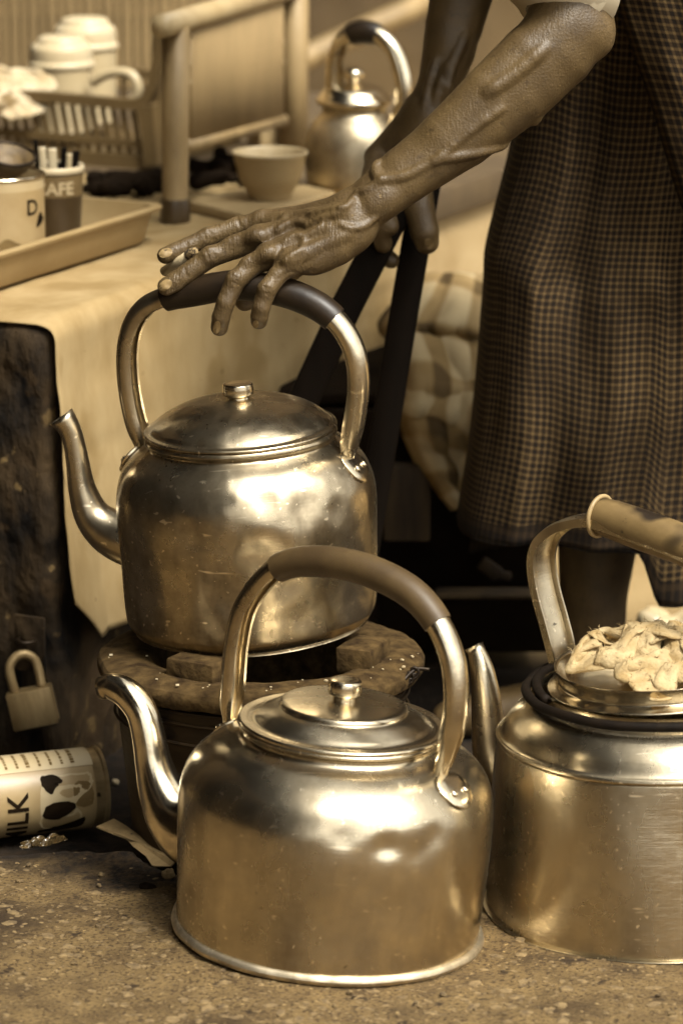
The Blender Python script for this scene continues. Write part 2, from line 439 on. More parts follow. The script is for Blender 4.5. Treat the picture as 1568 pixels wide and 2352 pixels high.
def cloth_heap(n_, size, rad, seed, squeeze=.42, steps=420, height=.03, thick=.003, cap=.032, smooth=3):
    """a square of cloth let fall in a heap: threads keep their length, a round dish holds it in; returns an n_ x n_ grid"""
    g = np.random.default_rng(seed); u = np.linspace(-.5, .5, n_); X, Y = np.meshgrid(u, u, indexing='ij')
    L = size / (n_ - 1)
    # start: the flat square gathered toward the middle with random buckling
    P = np.stack([X * size * squeeze, Y * size * squeeze, np.zeros_like(X)], -1)
    for o in range(7):
        f = g.uniform(1, 4.5, 2); ph = g.uniform(0, 6.3); a = g.uniform(0, 6.3)
        w = np.sin(f[0] * X * 6.28 * math.cos(a) + f[0] * Y * 6.28 * math.sin(a) + ph); P[..., 2] += w * .012 / (1 + o * .3)
        P[..., 0] += .006 * np.sin(f[1] * Y * 6.28 + ph); P[..., 1] += .006 * np.sin(f[1] * X * 6.28 + ph * 2)
    P[..., 2] += height - P[..., 2].min()
    Q = P.copy()
    links = [((1, 0), L), ((0, 1), L), ((1, 1), L * 1.4142), ((1, -1), L * 1.4142), ((2, 0), 2 * L), ((0, 2), 2 * L), ((4, 0), 4 * L), ((0, 4), 4 * L)]
    for it in range(steps):
        V_ = (P - Q) * .90; Q = P.copy(); P = P + V_; P[..., 2] -= .00012
        for rep in range(2):
            for (di, dj), l0 in links:
                i0, i1 = slice(0, n_ - di), slice(di, n_)
                if dj >= 0: j0, j1 = slice(0, n_ - dj), slice(dj, n_)
                else: j0, j1 = slice(-dj, n_), slice(0, n_ + dj)
                A_, B_ = P[i0, j0], P[i1, j1]; d = B_ - A_; ln = np.linalg.norm(d, axis=-1, keepdims=True) + 1e-9
                if di + abs(dj) >= 2 and not (di == 1):      # bending: only resist folding tighter than a soft limit
                    lim = l0 * (.55 if di + abs(dj) == 2 else .30); c = np.where(ln < lim, (ln - lim) * .25, 0)
                else: c = (ln - l0) * .5 * .7
                c = d / ln * c; P[i0, j0] += c; P[i1, j1] -= c
        r = np.linalg.norm(P[..., :2], axis=-1); s_ = np.where(r > rad, rad / np.maximum(r, 1e-9), 1); P[..., 0] *= s_; P[..., 1] *= s_
        # layers rest on one another: push points up to the local stack height
        if it % 3 == 0:
            cell = np.floor((P[..., :2] + .2) / .004).astype(int); key = cell[..., 0] * 1000 + cell[..., 1]
            zf = P[..., 2].ravel(); order = np.lexsort((zf, key.ravel())); k_s = key.ravel()[order]; z_s = zf[order].copy()
            start = np.r_[True, k_s[1:] != k_s[:-1]]; idx0 = np.maximum.accumulate(np.where(start, np.arange(len(k_s)), 0)); rank = np.arange(len(k_s)) - idx0
            per = max(1.0, (.004 / L) ** 2); floor_ = np.floor(rank / (per * 1.6)) * thick
            z_s = np.maximum(z_s, floor_ * .8); zf2 = zf.copy(); zf2[order] = z_s; P[..., 2] = P[..., 2] + .5 * (zf2.reshape(n_, n_) - P[..., 2])
        r = np.linalg.norm(P[..., :2], axis=-1); top_ = .007 + cap * (1 - np.clip(r / rad, 0, 1) ** 2.2)
        P[..., 2] = np.clip(P[..., 2], .0008, np.maximum(top_, .001))
    # a last smoothing, as thick soft cloth would
    for _ in range(smooth):
        P[1:-1, 1:-1] = .5 * P[1:-1, 1:-1] + .125 * (P[2:, 1:-1] + P[:-2, 1:-1] + P[1:-1, 2:] + P[1:-1, :-2])
    return [Vector(p) for p in P.reshape(-1, 3)], grid_faces(n_, n_)

# ================================================================== the setting
EDGE = [(-9, 2.90), (-.6, 2.89), (-.25, 2.868), (-.17, 2.862), (-.11, 2.80), (0, 2.80), (.09, 2.86), (.22, 2.97), (.6, 3.0), (9, 3.0)]
def edge_y(x):
    for (a, ya), (b, yb) in zip(EDGE, EDGE[1:]):
        if x <= b: return ya + (yb - ya) * (x - a) / (b - a)
    return 3.0
def sstep(t): t = max(0, min(1, t)); return t * t * (3 - 2 * t)
def ground_z(x, y):
    near = math.exp(-((x) ** 2 + (y - 2.8) ** 2) / .8)
    e = edge_y(x) + .012 * noise.noise(Vector((x * 14, 3.1, 0)))
    z = -.03 * sstep((y - e) / .03)
    z += near * (.0035 * noise.noise(Vector((x * 9, y * 9, 0))) + .0016 * noise.noise(Vector((x * 40, y * 40, 1))))
    z += near * .0008 * noise.noise(Vector((x * 120, y * 120, 2)))
    d2 = ((x + .011) ** 2 + (y - 2.7) ** 2) / .0225
    z += -.0734 * (x + .011) * math.exp(-d2 * d2) ; fl = min(1, math.exp(-(((x - .243) ** 2 + (y - 2.766) ** 2) / .024) ** 3))
    z *= 1 - fl * .85
    # a little mound of soil against the pavement edge
    z += .012 * math.exp(-(((x + .17) / .06) ** 2 + ((y - 2.875) / .03) ** 2)) * (1 + .6 * noise.noise(Vector((x * 60, y * 60, 5))))
    return z
xs = np.concatenate([[-80, -30, -12, -5, -2.5, -1.4, -.9], np.arange(-.55, .62, .006), [.9, 1.4, 2.5, 5, 12, 30, 80]])
ys = np.concatenate([[-60, -25, -10, -4, -1, .5, 1.4, 1.9, 2.2], np.arange(2.36, 3.2, .006), np.arange(3.22, 4.2, .04), [4.5, 5, 5.6, 6.5, 9, 16, 40, 90]])
gv = [(float(x), float(y), ground_z(float(x), float(y))) for y in ys for x in xs]
# ground material: worn concrete with exposed aggregate, damp soil along the edge
gm = bpy.data.materials.new('ground'); gm.use_nodes = True
n, l = gm.node_tree.nodes, gm.node_tree.links; b = n['Principled BSDF']
tc = n.new('ShaderNodeTexCoord')
def nz_(scale, det=5, st=(1, 1, 1), ro=.6):
    mp = n.new('ShaderNodeMapping'); mp.inputs['Scale'].default_value = st; l.new(tc.outputs['Object'], mp.inputs[0])
    z = n.new('ShaderNodeTexNoise'); z.inputs['Scale'].default_value = scale; z.inputs['Detail'].default_value = det; z.inputs['Roughness'].default_value = ro
    l.new(mp.outputs[0], z.inputs[0]); return z.outputs[0]
def ramp_(src, p0, p1, c0, c1):
    r = n.new('ShaderNodeValToRGB'); r.color_ramp.elements[0].position = p0; r.color_ramp.elements[1].position = p1
    r.color_ramp.elements[0].color = c0; r.color_ramp.elements[1].color = c1; l.new(src, r.inputs[0]); return r.outputs[0]
def mix_(fac, a, bcol, mode='MIX'):
    k = n.new('ShaderNodeMix'); k.data_type = 'RGBA'; k.blend_type = mode; l.new(fac, k.inputs[0])
    for i, q in ((6, a), (7, bcol)):
        if isinstance(q, tuple): k.inputs[i].default_value = q
        else: l.new(q, k.inputs[i])
    return k.outputs[2]
W0, W1 = (0, 0, 0, 1), (1, 1, 1, 1)
base = ramp_(nz_(28, 7), .3, .7, sep(.29), sep(.47))
base = mix_(ramp_(nz_(320, 3), .50, .62, W0, W1), base, sep(.24))
base = mix_(ramp_(nz_(210, 2), .68, .72, W0, W1), base, sep(.60))
base = mix_(ramp_(nz_(9, 5), .54, .70, W0, W1), base, sep(.19))
base = mix_(ramp_(nz_(38, 4), .62, .68, W0, W1), base, sep(.17))
sp = n.new('ShaderNodeSeparateXYZ'); l.new(tc.outputs['Object'], sp.inputs[0])
def mth(op, a, bq, c=None):
    k = n.new('ShaderNodeMath'); k.operation = op
    for i, q in enumerate((a, bq, c)):
        if q is None: continue
        if isinstance(q, (int, float)): k.inputs[i].default_value = q
        else: l.new(q, k.inputs[i])
    return k.outputs[0]
# damp dirty soil: behind the pavement edge (further in than about 2.84 m) up to where the sunlit-toned street begins
edge = mth('ADD', sp.outputs[1], mth('MULTIPLY', mth('SUBTRACT', nz_(26, 5), .5), .09))
mud = mth('MULTIPLY', ramp_(mth('SUBTRACT', edge, 2.0), .83, .865, W0, W1), ramp_(mth('MULTIPLY', edge, .2), .70, .735, W1, W0))
soil = ramp_(nz_(70, 5), .3, .75, sep(.05), sep(.17))
base = mix_(mud, base, soil)
# street further in: sunlight painted in as a paler colour
far = ramp_(mth('MULTIPLY', sp.outputs[1], .2), .70, .74, W0, W1)
base = mix_(far, base, ramp_(nz_(3.5, 6), .3, .7, sep(.50), sep(.66)))
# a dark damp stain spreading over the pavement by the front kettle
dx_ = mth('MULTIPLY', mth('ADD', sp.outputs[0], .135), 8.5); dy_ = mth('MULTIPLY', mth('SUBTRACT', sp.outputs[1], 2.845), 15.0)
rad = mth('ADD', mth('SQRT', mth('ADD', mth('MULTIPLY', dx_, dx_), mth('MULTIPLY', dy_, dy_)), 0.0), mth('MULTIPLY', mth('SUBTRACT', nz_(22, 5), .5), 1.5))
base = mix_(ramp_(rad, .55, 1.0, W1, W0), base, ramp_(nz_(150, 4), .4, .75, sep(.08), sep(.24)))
l.new(base, b.inputs['Base Color']); b.inputs['Roughness'].default_value = .93; b.inputs['Specular IOR Level'].default_value = .25
bp = n.new('ShaderNodeBump'); bp.inputs['Distance'].default_value = .0022; l.new(nz_(240, 4), bp.inputs['Height']); l.new(bp.outputs[0], b.inputs['Normal'])
g = mesh_obj('ground', gv, grid_faces(len(xs), len(ys)), gm, kind='structure')

# exposed aggregate: pebbles set in the concrete
bm = bmesh.new(); bmesh.ops.create_icosphere(bm, subdivisions=1, radius=1.0)
iv = [q.co.copy() for q in bm.verts]; bm.verts.index_update(); iff = [tuple(q.index for q in p.verts) for p in bm.faces]; bm.free()
pv, pf = [], []
for i in range(4200):
    x, y = rng.uniform(-.34, .36), rng.uniform(2.44, 2.90)
    if y > edge_y(x) - .01: continue
    if (x + .011) ** 2 + (y - 2.7) ** 2 < .011 or (x - .243) ** 2 + (y - 2.766) ** 2 < .015: continue
    s = min(.0062, .0013 * (1 + rng.pareto(2.2)))
    if noise.noise(Vector((x * 7, y * 7, 9))) > .25: s *= .6
    if ((x + .135) * 8.5) ** 2 + ((y - 2.845) * 15) ** 2 < .8 and rng.random() < .8: continue
    m = Matrix.Rotation(rng.uniform(0, 6.3), 3, 'Z')
    c = Vector((x, y, ground_z(x, y) - s * .12))
    sx, sy, sz = s * rng.uniform(.8, 1.5), s * rng.uniform(.6, 1.0), s * rng.uniform(.25, .5)
    o = len(pv)
    for q in iv:
        j = 1 + .22 * noise.noise(q * 1.7 + Vector((i, 0, 0)))
        pv.append(m @ Vector((q.x * sx * j, q.y * sy * j, q.z * sz * j)) + c)
    pf += [tuple(k + o for k in q) for q in iff]
pm = mat('pebble', .26, .54, 160, .9, bump=.0004, bscale=600, lo=.3, hi=.72)
_apply(mesh_obj('pebble_aggregate', pv, pf, pm, smooth=35, loc=(0, 2.7, 0)), 'small pale pebbles set in the worn concrete in front', 'pebbles', kind='stuff')

gv2, gf2 = [], []
for i in range(150):                                       # loose grit lying on the pavement
    x, y = rng.uniform(-.33, .36), rng.uniform(2.46, 2.88)
    if y > edge_y(x) or (x + .011) ** 2 + (y - 2.7) ** 2 < .0146 or (x - .243) ** 2 + (y - 2.766) ** 2 < .018: continue
    s = rng.uniform(.0008, .0030); m = Matrix.Rotation(rng.uniform(0, 6.3), 3, (rng.random(), rng.random(), rng.random())); c = Vector((x, y, ground_z(x, y) + s * .5)); o = len(gv2)
    gv2 += [m @ Vector((q.x * s * 1.2, q.y * s, q.z * s * .7)) * (1 + .3 * noise.noise(q * 2 + Vector((i, 0, 0)))) + c for q in iv]; gf2 += [tuple(k + o for k in q) for q in iff]
_apply(mesh_obj('grit', gv2, gf2, mat('grit', .16, .5, 90, .95, lo=.3, hi=.7), smooth=False, loc=(0, 2.6, 0)), 'loose dark and pale grit scattered on the pavement in front', 'grit', kind='stuff')
# back wall across the street
wv, wf = box((0, 6.45, 2.6), (14, .5, 5.3), bev=.01)
_apply(mesh_obj('wall', wv, wf, M['wall'], smooth=False, loc=(0, 6.45, 0)), 'blurred stained plaster wall far behind the table and the arms', 'wall')
# a pale pole leaning against it
pA, pB = at(640, 160, 5.9), at(900, 40, 6.0)
_apply(mesh_obj('bamboo_pole', *tube([pA + (pA - pB) * 1.2, pA, pB, pB + (pB - pA) * .5], .018), M['cane'], loc=pA), 'blurred pale bamboo pole slanting in front of the back wall', 'pole')

# unseen shop row added behind and left of the camera to darken the kettles' reflections
M['shop'] = mat('shop', .26, .34, 1.2, .9, bump=.01, bscale=6)
shop = thing('unseen_shop_row', 'unseen row of dark two-storey shop fronts, added to darken the left side', 'building', (-3.6, 0, 0))
mesh_obj('shop_wall', *box((-4.2, .2, 3.0), (3.2, 9.0, 6.0), None, .02), M['shop'], shop, smooth=False)
mesh_obj('shop_roof', *box((-4.0, .2, 6.12), (3.9, 9.4, .2), None, .02), M['crate'], shop, smooth=False)
for k in range(5):
    y_ = -3.4 + 1.75 * k
    mesh_obj('shop_door', *box((-2.585, y_, 1.15), (.05, 1.2, 2.3), None, .01), M['crate'], shop, smooth=False)
    w_ = mesh_obj('window', *box((-2.58, y_, 4.1), (.06, .9, 1.2), None, .01), M['crate'], shop, smooth=False)
    mesh_obj('window_sill', *box((-2.53, y_, 3.46), (.16, 1.05, .07), None, .01), M['shop'], w_, smooth=False)
mesh_obj('shade_awning', *box((-1.5, 1.2, 2.85), (2.1, 10.4, .05), Matrix.Rotation(R(11), 3, 'Y'), .01), M['crate'], shop, smooth=False)  # unseen canopy added to block the sky on the left and overhead

# ================================================================== kettles
def resample(prof, n=7):
    """profile rows (r, z) or (r, z, 1) where 1 marks a crisp corner"""
    out, run = [], []
    for p in prof:
        run.append(p[:2])
        if len(p) > 2 and p[2]:
            if len(run) > 1: out += [tuple(q) for q in spline(run, n)]
            run = [p[:2]]
    if len(run) > 1: out += [tuple(q) for q in spline(run, n)]
    res = [out[0]]
    for q in out[1:]:
        if abs(q[0] - res[-1][0]) + abs(q[1] - res[-1][1]) > 1e-6: res.append((max(q[0], 0), q[1]))
    return res
def c_section(a, q, t, open_deg=130, n=15):
    o = [(a * math.sin(R(w)), q * math.cos(R(w))) for w in np.linspace(-open_deg, open_deg, n)]
    i = [((a - t) * math.sin(R(w)), (q - t) * math.cos(R(w))) for w in np.linspace(open_deg, -open_deg, n)]
    return o + i
def u_section(w, d, t):
    h = w / 2
    return [(-h, -d), (-h, 0), (-h * .6, t * .8), (0, t), (h * .6, t * .8), (h, 0), (h, -d), (h - t, -d), (h - t, -t), (h * .5, -t * .3), (0, 0), (-h * .5, -t * .3), (-h + t, -t), (-h + t, -d)]
def px_path(pts, p, n_, k=6):
    return [on_plane(q[0], q[1], p, n_) for q in spline(pts, k)]

def dimple(vf, dents):
    out = []
    for p in vf[0]:
        p = Vector(p); a = math.atan2(p.y, p.x); r_ = math.hypot(p.x, p.y); d = 0
        for a0, z0, w, dep in dents:
            da = (a - R(a0) + math.pi) % (2 * math.pi) - math.pi; q = ((da * .11) ** 2 + (p.z - z0) ** 2) / (w * w)
            if q < 6: d += dep * math.exp(-q)
        k = 1 - d / max(r_, .02) if r_ > .04 else 1; out.append(Vector((p.x * k, p.y * k, p.z - d * .3)))
    return out, vf[1]
def kettle(name, label, base, rot, prof, lid, knob, hpath, hang, grip, spath, sang, mats, hsec=None, neck_sink=True, group=None,
           grip_r=(.0125, .012), foot_scale=.5, brackets=True, bz=None, lid_rot=None, rim=True, dent_seed=3, dent=.0022, dents=()):
    t = thing(name, label, 'kettle', base, rot, group)
    m = MW[t]; mi = m.inverted(); ax = (rot @ Vector((0, 0, 1)))
    bp = resample(prof)
    body = mesh_obj('body', *dimple(lathe(bp, 160, dent, dent_seed, 14), dents), mats[0], t, local=True)
    lm = lid_rot or Matrix.Identity(4)
    v, f = lathe(resample(lid), 112)
    lo = mesh_obj('lid', place(v, lm), f, mats[1], t, local=True)
    if knob:
        v, f = lathe(resample(knob, 5), 40); mesh_obj('knob', place(v, lm), f, mats[2], lo, local=True)
    if rim:
        r0, z0 = rim
        ring = [((r0 + .0035 * math.cos(w)) , z0 + .0042 * math.sin(w)) for w in np.linspace(0, 2 * math.pi, 11)]
        mesh_obj('base_rim', *lathe(ring, 128, .0012, 5, 30), M['dull_rim'], t, local=True)
    # handle
    hd = rot @ Vector((math.cos(hang), -math.sin(hang), 0)); hn = ax.cross(hd).normalized()
    P = px_path(hpath, Vector(base), hn)
    L = len(P); sc = []
    for i in range(L):
        e = min(i, L - 1 - i) / (L - 1); k = foot_scale + (1 - foot_scale) * sstep(e / .10); sc.append((k, .6 + .4 * sstep(e / .10)))
    cen = sum((Vector(p) for p in P), Vector()) / L
    tm = (P[L // 2 + 1] - P[L // 2 - 1]); bdir = tm.cross(hn); flip = 1 if bdir.dot(P[L // 2] - cen) > 0 else -1
    sec = hsec or c_section(.0105, .0092, .0016)
    if flip < 0: sec = [(a, -q) for a, q in sec]
    hd_o = mesh_obj('handle', *sweep(P, sec, hn, sc), mats[3], t, smooth=40)
    if grip:
        i0, i1 = int(grip[0] * (L - 1)), int(grip[1] * (L - 1)); gp = P[i0:i1 + 1]
        gs = [1 - .10 * abs(2 * k / (len(gp) - 1) - 1) ** 3 for k in range(len(gp))]
        sec_g = circle(grip_r[0], 22, grip_r[1])
        go = mesh_obj('grip', *sweep(gp, sec_g, hn, gs), mats[4], hd_o, smooth=50)
        if grip_r[0] > .014:                      # a pale turned collar at the grip's end
            c = gp[0]; d = (gp[1] - gp[0]).normalized()
            ring = [c + hn * (grip_r[0] * 1.0 * math.cos(w)) + d.cross(hn) * (grip_r[1] * 1.0 * math.sin(w)) for w in np.linspace(0, 2 * math.pi, 41)]
            mesh_obj('grip_collar', *tube(ring, .0018, 8, False), mats[2], go)
    # riveted brackets on the shoulder, following the body's own curve
    if brackets:
        arc = [0.0]
        for a_, b_ in zip(bp, bp[1:]): arc.append(arc[-1] + math.hypot(b_[0] - a_[0], b_[1] - a_[1]))
        def on_prof(s_):
            s_ = max(0, min(arc[-1] - 1e-6, s_)); k = max(i for i in range(len(arc) - 1) if arc[i] <= s_); u = (s_ - arc[k]) / max(arc[k + 1] - arc[k], 1e-9)
            r_ = bp[k][0] + u * (bp[k + 1][0] - bp[k][0]); z_ = bp[k][1] + u * (bp[k + 1][1] - bp[k][1])
            tx, tz = bp[k + 1][0] - bp[k][0], bp[k + 1][1] - bp[k][1]; q = math.hypot(tx, tz)
            return r_, z_, tz / q, -tx / q
        zt = bz
        i_b = min((i for i in range(len(bp)) if bp[i][1] < zt + .03 and bp[i][0] > .05), key=lambda i: abs(bp[i][1] - zt)); s0 = arc[i_b]
        for sgn in (1, -1):
            phi = -hang if sgn > 0 else math.pi - hang
            def surf(s_, l_, off):
                r_, z_, nr, nzz = on_prof(s0 + l_); a_ = phi + s_ / r_
                rr = r_ + nr * off; return Vector((rr * math.cos(a_), rr * math.sin(a_), z_ + nzz * off))
            outline = [(-.011, .014), (.011, .014), (.0165, .006), (.017, -.002), (.013, -.010), (.006, -.0145), (0, -.016), (-.006, -.0145), (-.013, -.010), (-.017, -.002), (-.0165, .006)]
            top = []; 
            for ringk, off in ((1.0, .0002), (1.0, .0018), (.93, .0024), (.55, .0026)):
                top.append([surf(a_ * ringk, q * ringk, off) for a_, q in outline])
            v = sum(top, []) + [surf(0, 0, .0027)]; N = len(outline); f = []
            for k in range(3):
                for j in range(N): f.append((k * N + j, k * N + (j + 1) % N, (k + 1) * N + (j + 1) % N, (k + 1) * N + j))
            f += [(3 * N + j, 3 * N + (j + 1) % N, 4 * N) for j in range(N)]
            bo = mesh_obj('handle_bracket', v, f, mats[2], t, local=True, smooth=35)
            for s_ in (-.007, .007):
                c = surf(s_, -.003, .0026); o_ = (surf(s_, -.003, .01) - c).normalized(); q = o_.to_track_quat('Z', 'Y').to_matrix().to_4x4()
                v2, f2 = lathe([(.0031, 0), (.0029, .0009), (.002, .0017), (0, .002)], 14)
                mesh_obj('rivet', place(v2, Matrix.Translation(c) @ q), f2, mats[2], bo, local=True)
    # spout: S-curved tube, open at the tip
    if spath:
        sd_ = rot @ Vector((math.cos(sang), -math.sin(sang), 0)); sn = ax.cross(sd_).normalized()
        sp_ = spline(spath, 6); P = [on_plane(q[0], q[1], Vector(base), sn) for q in sp_]
        rr = [q[2] * mpp(p) for q, p in zip(sp_, P)]
        v, f = sweep(P, circle(1.0, 26), sn, rr, caps=False)
        N = 26; nr = len(P)
        # pouring lip: the outer edge of the tip drawn forward
        t0 = (P[0] - P[1]).normalized(); outd = (P[0] - Vector(base)); outd = (outd - ax * outd.dot(ax)).normalized()
        for k in range(N):
            c = v[k] - P[0]; w = c.dot(outd) / max(rr[0], 1e-6)
            v[k] = v[k] + t0 * (.004 * (1 - w)) * .5 + outd * max(w, 0) * .004
        inner = []
        for ri in range(0, 9):
            o = len(v)
            for k in range(N):
                p = v[ri * N + k]; c = P[ri]; v.append(c + (p - c) * .9)
            inner.append(o)
        f = [q[::-1] for q in f]
        f += [(k, (k + 1) % N, inner[0] + (k + 1) % N, inner[0] + k) for k in range(N)]
        for a_, b_ in zip(inner, inner[1:]): f += [(a_ + k, a_ + (k + 1) % N, b_ + (k + 1) % N, b_ + k) for k in range(N)]
        mesh_obj('spout', v, f, mats[5], t)
    print('KETTLE', name, 'handle ends', [tuple(round(c, 3) for c in (mi @ Vector(p))) for p in (px_path(hpath, Vector(base), hn)[0], px_path(hpath, Vector(base), hn)[-1])])
    return t

M['dull_rim'] = metal_mat('dull_rim', (.70, .60, .43, 1), (.34, .28, .19, 1), .42, .60, 60, .6, dent=.003)
# ---- front kettle on the pavement
B = on_z(750, 2140, 0); kb = Vector((B.x, B.y, .0012))
rotF = (Matrix.Rotation(R(4.2), 3, 'Y'))
prof = [(0, .004), (.110, .0, 1), (.1145, .0005, 1), (.115, .004), (.1166, .040), (.1180, .078), (.1181, .101), (.1164, .1155), (.1107, .129), (.100, .1400), (.0885, .1470), (.0790, .1505), (.0748, .1535), (.0743, .157), (.0772, .1595), (.0778, .1612), (.076, .163)]
lid = [(.0700, .158), (.0765, .1612), (.0780, .1636), (.0765, .1656), (.071, .1652), (.0665, .1662), (.062, .1692), (.054, .1735), (.0480, .1760, 1), (.0472, .1786), (.0445, .1800), (.034, .1812), (.018, .1820), (0, .1825)]
knob = [(.0092, .1805), (.0088, .1845), (.0094, .1858), (.0120, .1868), (.0128, .189), (.0126, .1945), (.0112, .1975), (.006, .1985), (0, .1986)]
hp = [(528, 1668), (531, 1620), (536, 1560), (543, 1480), (562, 1400), (606, 1335), (660, 1296), (750, 1290), (850, 1312), (945, 1362), (1005, 1432), (1040, 1520), (1047, 1620), (1030, 1710), (1004, 1792)]
spt = [(240, 1580, 27), (262, 1578, 32), (296, 1596, 36), (326, 1636, 37), (342, 1695, 39), (353, 1755, 43), (370, 1812, 54), (400, 1868, 70), (440, 1905, 84), (480, 1920, 88)]
kettle('kettle', 'large bright kettle standing alone in front on the pavement, brown grip across its handle', kb, rotF, prof, lid, knob, hp, R(35), (.41, .72), spt, R(31),
       [M['kettle_front'], M['kettle_front'], M['bright_metal'], M['bright_metal'], M['grip_mid'], M['bright_metal']], rim=(.1150, .0035), bz=.1375, group='aluminium kettles', dents=[(-72, .108, .010, .0030), (-60, .104, .012, .0022), (-88, .114, .009, .0016), (-52, .112, .010, .002), (-96, .05, .03, .0012)])

# ---- kettle on the stove
YM = 2.95
kb = at(582, 1425, YM)
rotM = Matrix.Rotation(R(2.0), 3, 'X') @ Matrix.Rotation(R(-3.3), 3, 'Y')
prof = [(0, .002), (.085, .0), (.0935, .002), (.0985, .008), (.1005, .016), (.1020, .045), (.1045, .085), (.1050, .105), (.1030, .120), (.0975, .133), (.0885, .1425), (.0795, .1485), (.0752, .152), (.0762, .1545), (.0775, .1565), (.0768, .159), (.075, .160)]
lid = [(.070, .157), (.0742, .1590), (.0768, .1606), (.0765, .1625), (.0725, .1640), (.0690, .1678), (.061, .1735), (.049, .1792), (.035, .1832), (.019, .1856), (0, .1863)]
knob = [(.0098, .1845), (.0090, .1872), (.0116, .1886), (.0124, .1905), (.0122, .1955), (.0105, .1980), (0, .1986)]
hp = [(331, 1046), (326, 1010), (310, 955), (298, 890), (294, 820), (303, 760), (331, 712), (380, 685), (440, 671), (540, 655), (640, 668), (720, 698), (776, 742), (811, 802), (822, 872), (815, 945), (801, 1020), (796, 1060)]
spt = [(146, 962, 30), (160, 985, 26), (170, 1015, 25), (179, 1062, 27), (189, 1122, 32), (211, 1180, 42), (246, 1216, 53), (290, 1238, 60), (330, 1248, 60)]
kettle('kettle', 'dented smoke-stained kettle on the clay stove with the hand on its handle', kb, rotM, prof, lid, knob, hp, R(20), (.42, .70), spt, R(14),
       [M['kettle_mid'], M['kettle_mid'], M['bright_metal'], M['kettle_front'], M['grip_dark'], M['kettle_front']], rim=None, bz=.134, group='aluminium kettles', dent_seed=11, dent=.0036, dents=[(-62, .118, .013, .0030), (-84, .085, .015, .0024), (-70, .060, .012, .0022), (-55, .075, .010, .002), (-98, .052, .016, .002), (-112, .10, .014, .0022), (-66, .03, .012, .002), (-45, .11, .011, .0022), (-80, .128, .012, .0026), (-120, .06, .012, .0016)])
KM = kb

M['reed_pale'] = mat('reed_pale', .56, .64, 60, .5)
# ---- right kettle, cut by the frame
B = on_z(1510, 2073, 0); kb = Vector((B.x, B.y, .0015)); KR = kb
rotR = Matrix.Rotation(R(-1.0), 3, 'Y')
prof = [(0, .003), (.125, .0), (.1305, .001), (.1318, .005), (.1305, .045), (.127, .090), (.1238, .128), (.1230, .1325, 1), (.1245, .1345), (.1240, .1370, 1), (.1205, .1395), (.1150, .1490), (.1070, .1570), (.0985, .1625), (.0925, .1655), (.0905, .169), (.0905, .173), (.0925, .175)]
dish = [(0, .1765), (.050, .1765), (.066, .1775), (.0735, .1805), (.0790, .1905, 1), (.0805, .1912, 1), (.0800, .1890), (.0775, .1800), (.0790, .1775), (.0850, .1758), (.0868, .1752), (.0868, .1740), (.084, .1738)]
hp = [(1290, 1560), (1283, 1505), (1264, 1430), (1246, 1365), (1236, 1310), (1236, 1268), (1252, 1228), (1292, 1198), (1350, 1184), (1395, 1190), (1480, 1220), (1568, 1252), (1650, 1296), (1712, 1370), (1745, 1470), (1745, 1570), (1722, 1660)]
spt = [(1092, 1490, 20), (1104, 1530, 27), (1114, 1590, 33), (1120, 1660, 38), (1128, 1730, 44), (1155, 1800, 52), (1200, 1850, 58)]
kettle('kettle', 'wide brushed kettle at the right edge with a rag lying in its upturned lid', kb, rotR, prof, dish, None, hp, R(40), (.55, .76), spt, R(38),
       [M['kettle_right'], M['bright_metal'], M['reed_pale'], M['kettle_right'], M['grip_worn'], M['kettle_right']], hsec=u_section(.0295, .0065, .0018), rim=None, bz=.149, group='aluminium kettles',
       grip_r=(.0155, .0155), foot_scale=.95, lid_rot=Matrix.Translation((.002, 0, .1785)) @ Matrix.Rotation(R(-3.5), 4, 'Y') @ Matrix.Translation((0, 0, -.176)), dent_seed=21)
# black rubber tube coiled round its neck
tr = MW[[o for o in bpy.data.objects if o.name == 'kettle.002'][0]]
rp = []
for k in range(0, 122):
    a = 2 * math.pi * k / 100; e = k / 121
    r_ = .1005 - .007 * sstep((e - .45) * 3) + .0012 * noise.noise(Vector((math.cos(a) * 3, math.sin(a) * 3, e)))
    rp.append(tr @ Vector((r_ * math.cos(a + 2.2), r_ * math.sin(a + 2.2), .1715 - .0005 + .003 * sstep((e - .5) * 4) + .0012 * noise.noise(Vector((math.cos(a) * 2, math.sin(a) * 2, 4))))))
_apply(mesh_obj('rubber_tube', *tube(rp, .0038, 12), M['rubber'], loc=tr @ Vector((0, 0, .17))), 'black rubber tube coiled round the neck of the right-hand kettle', 'tube')
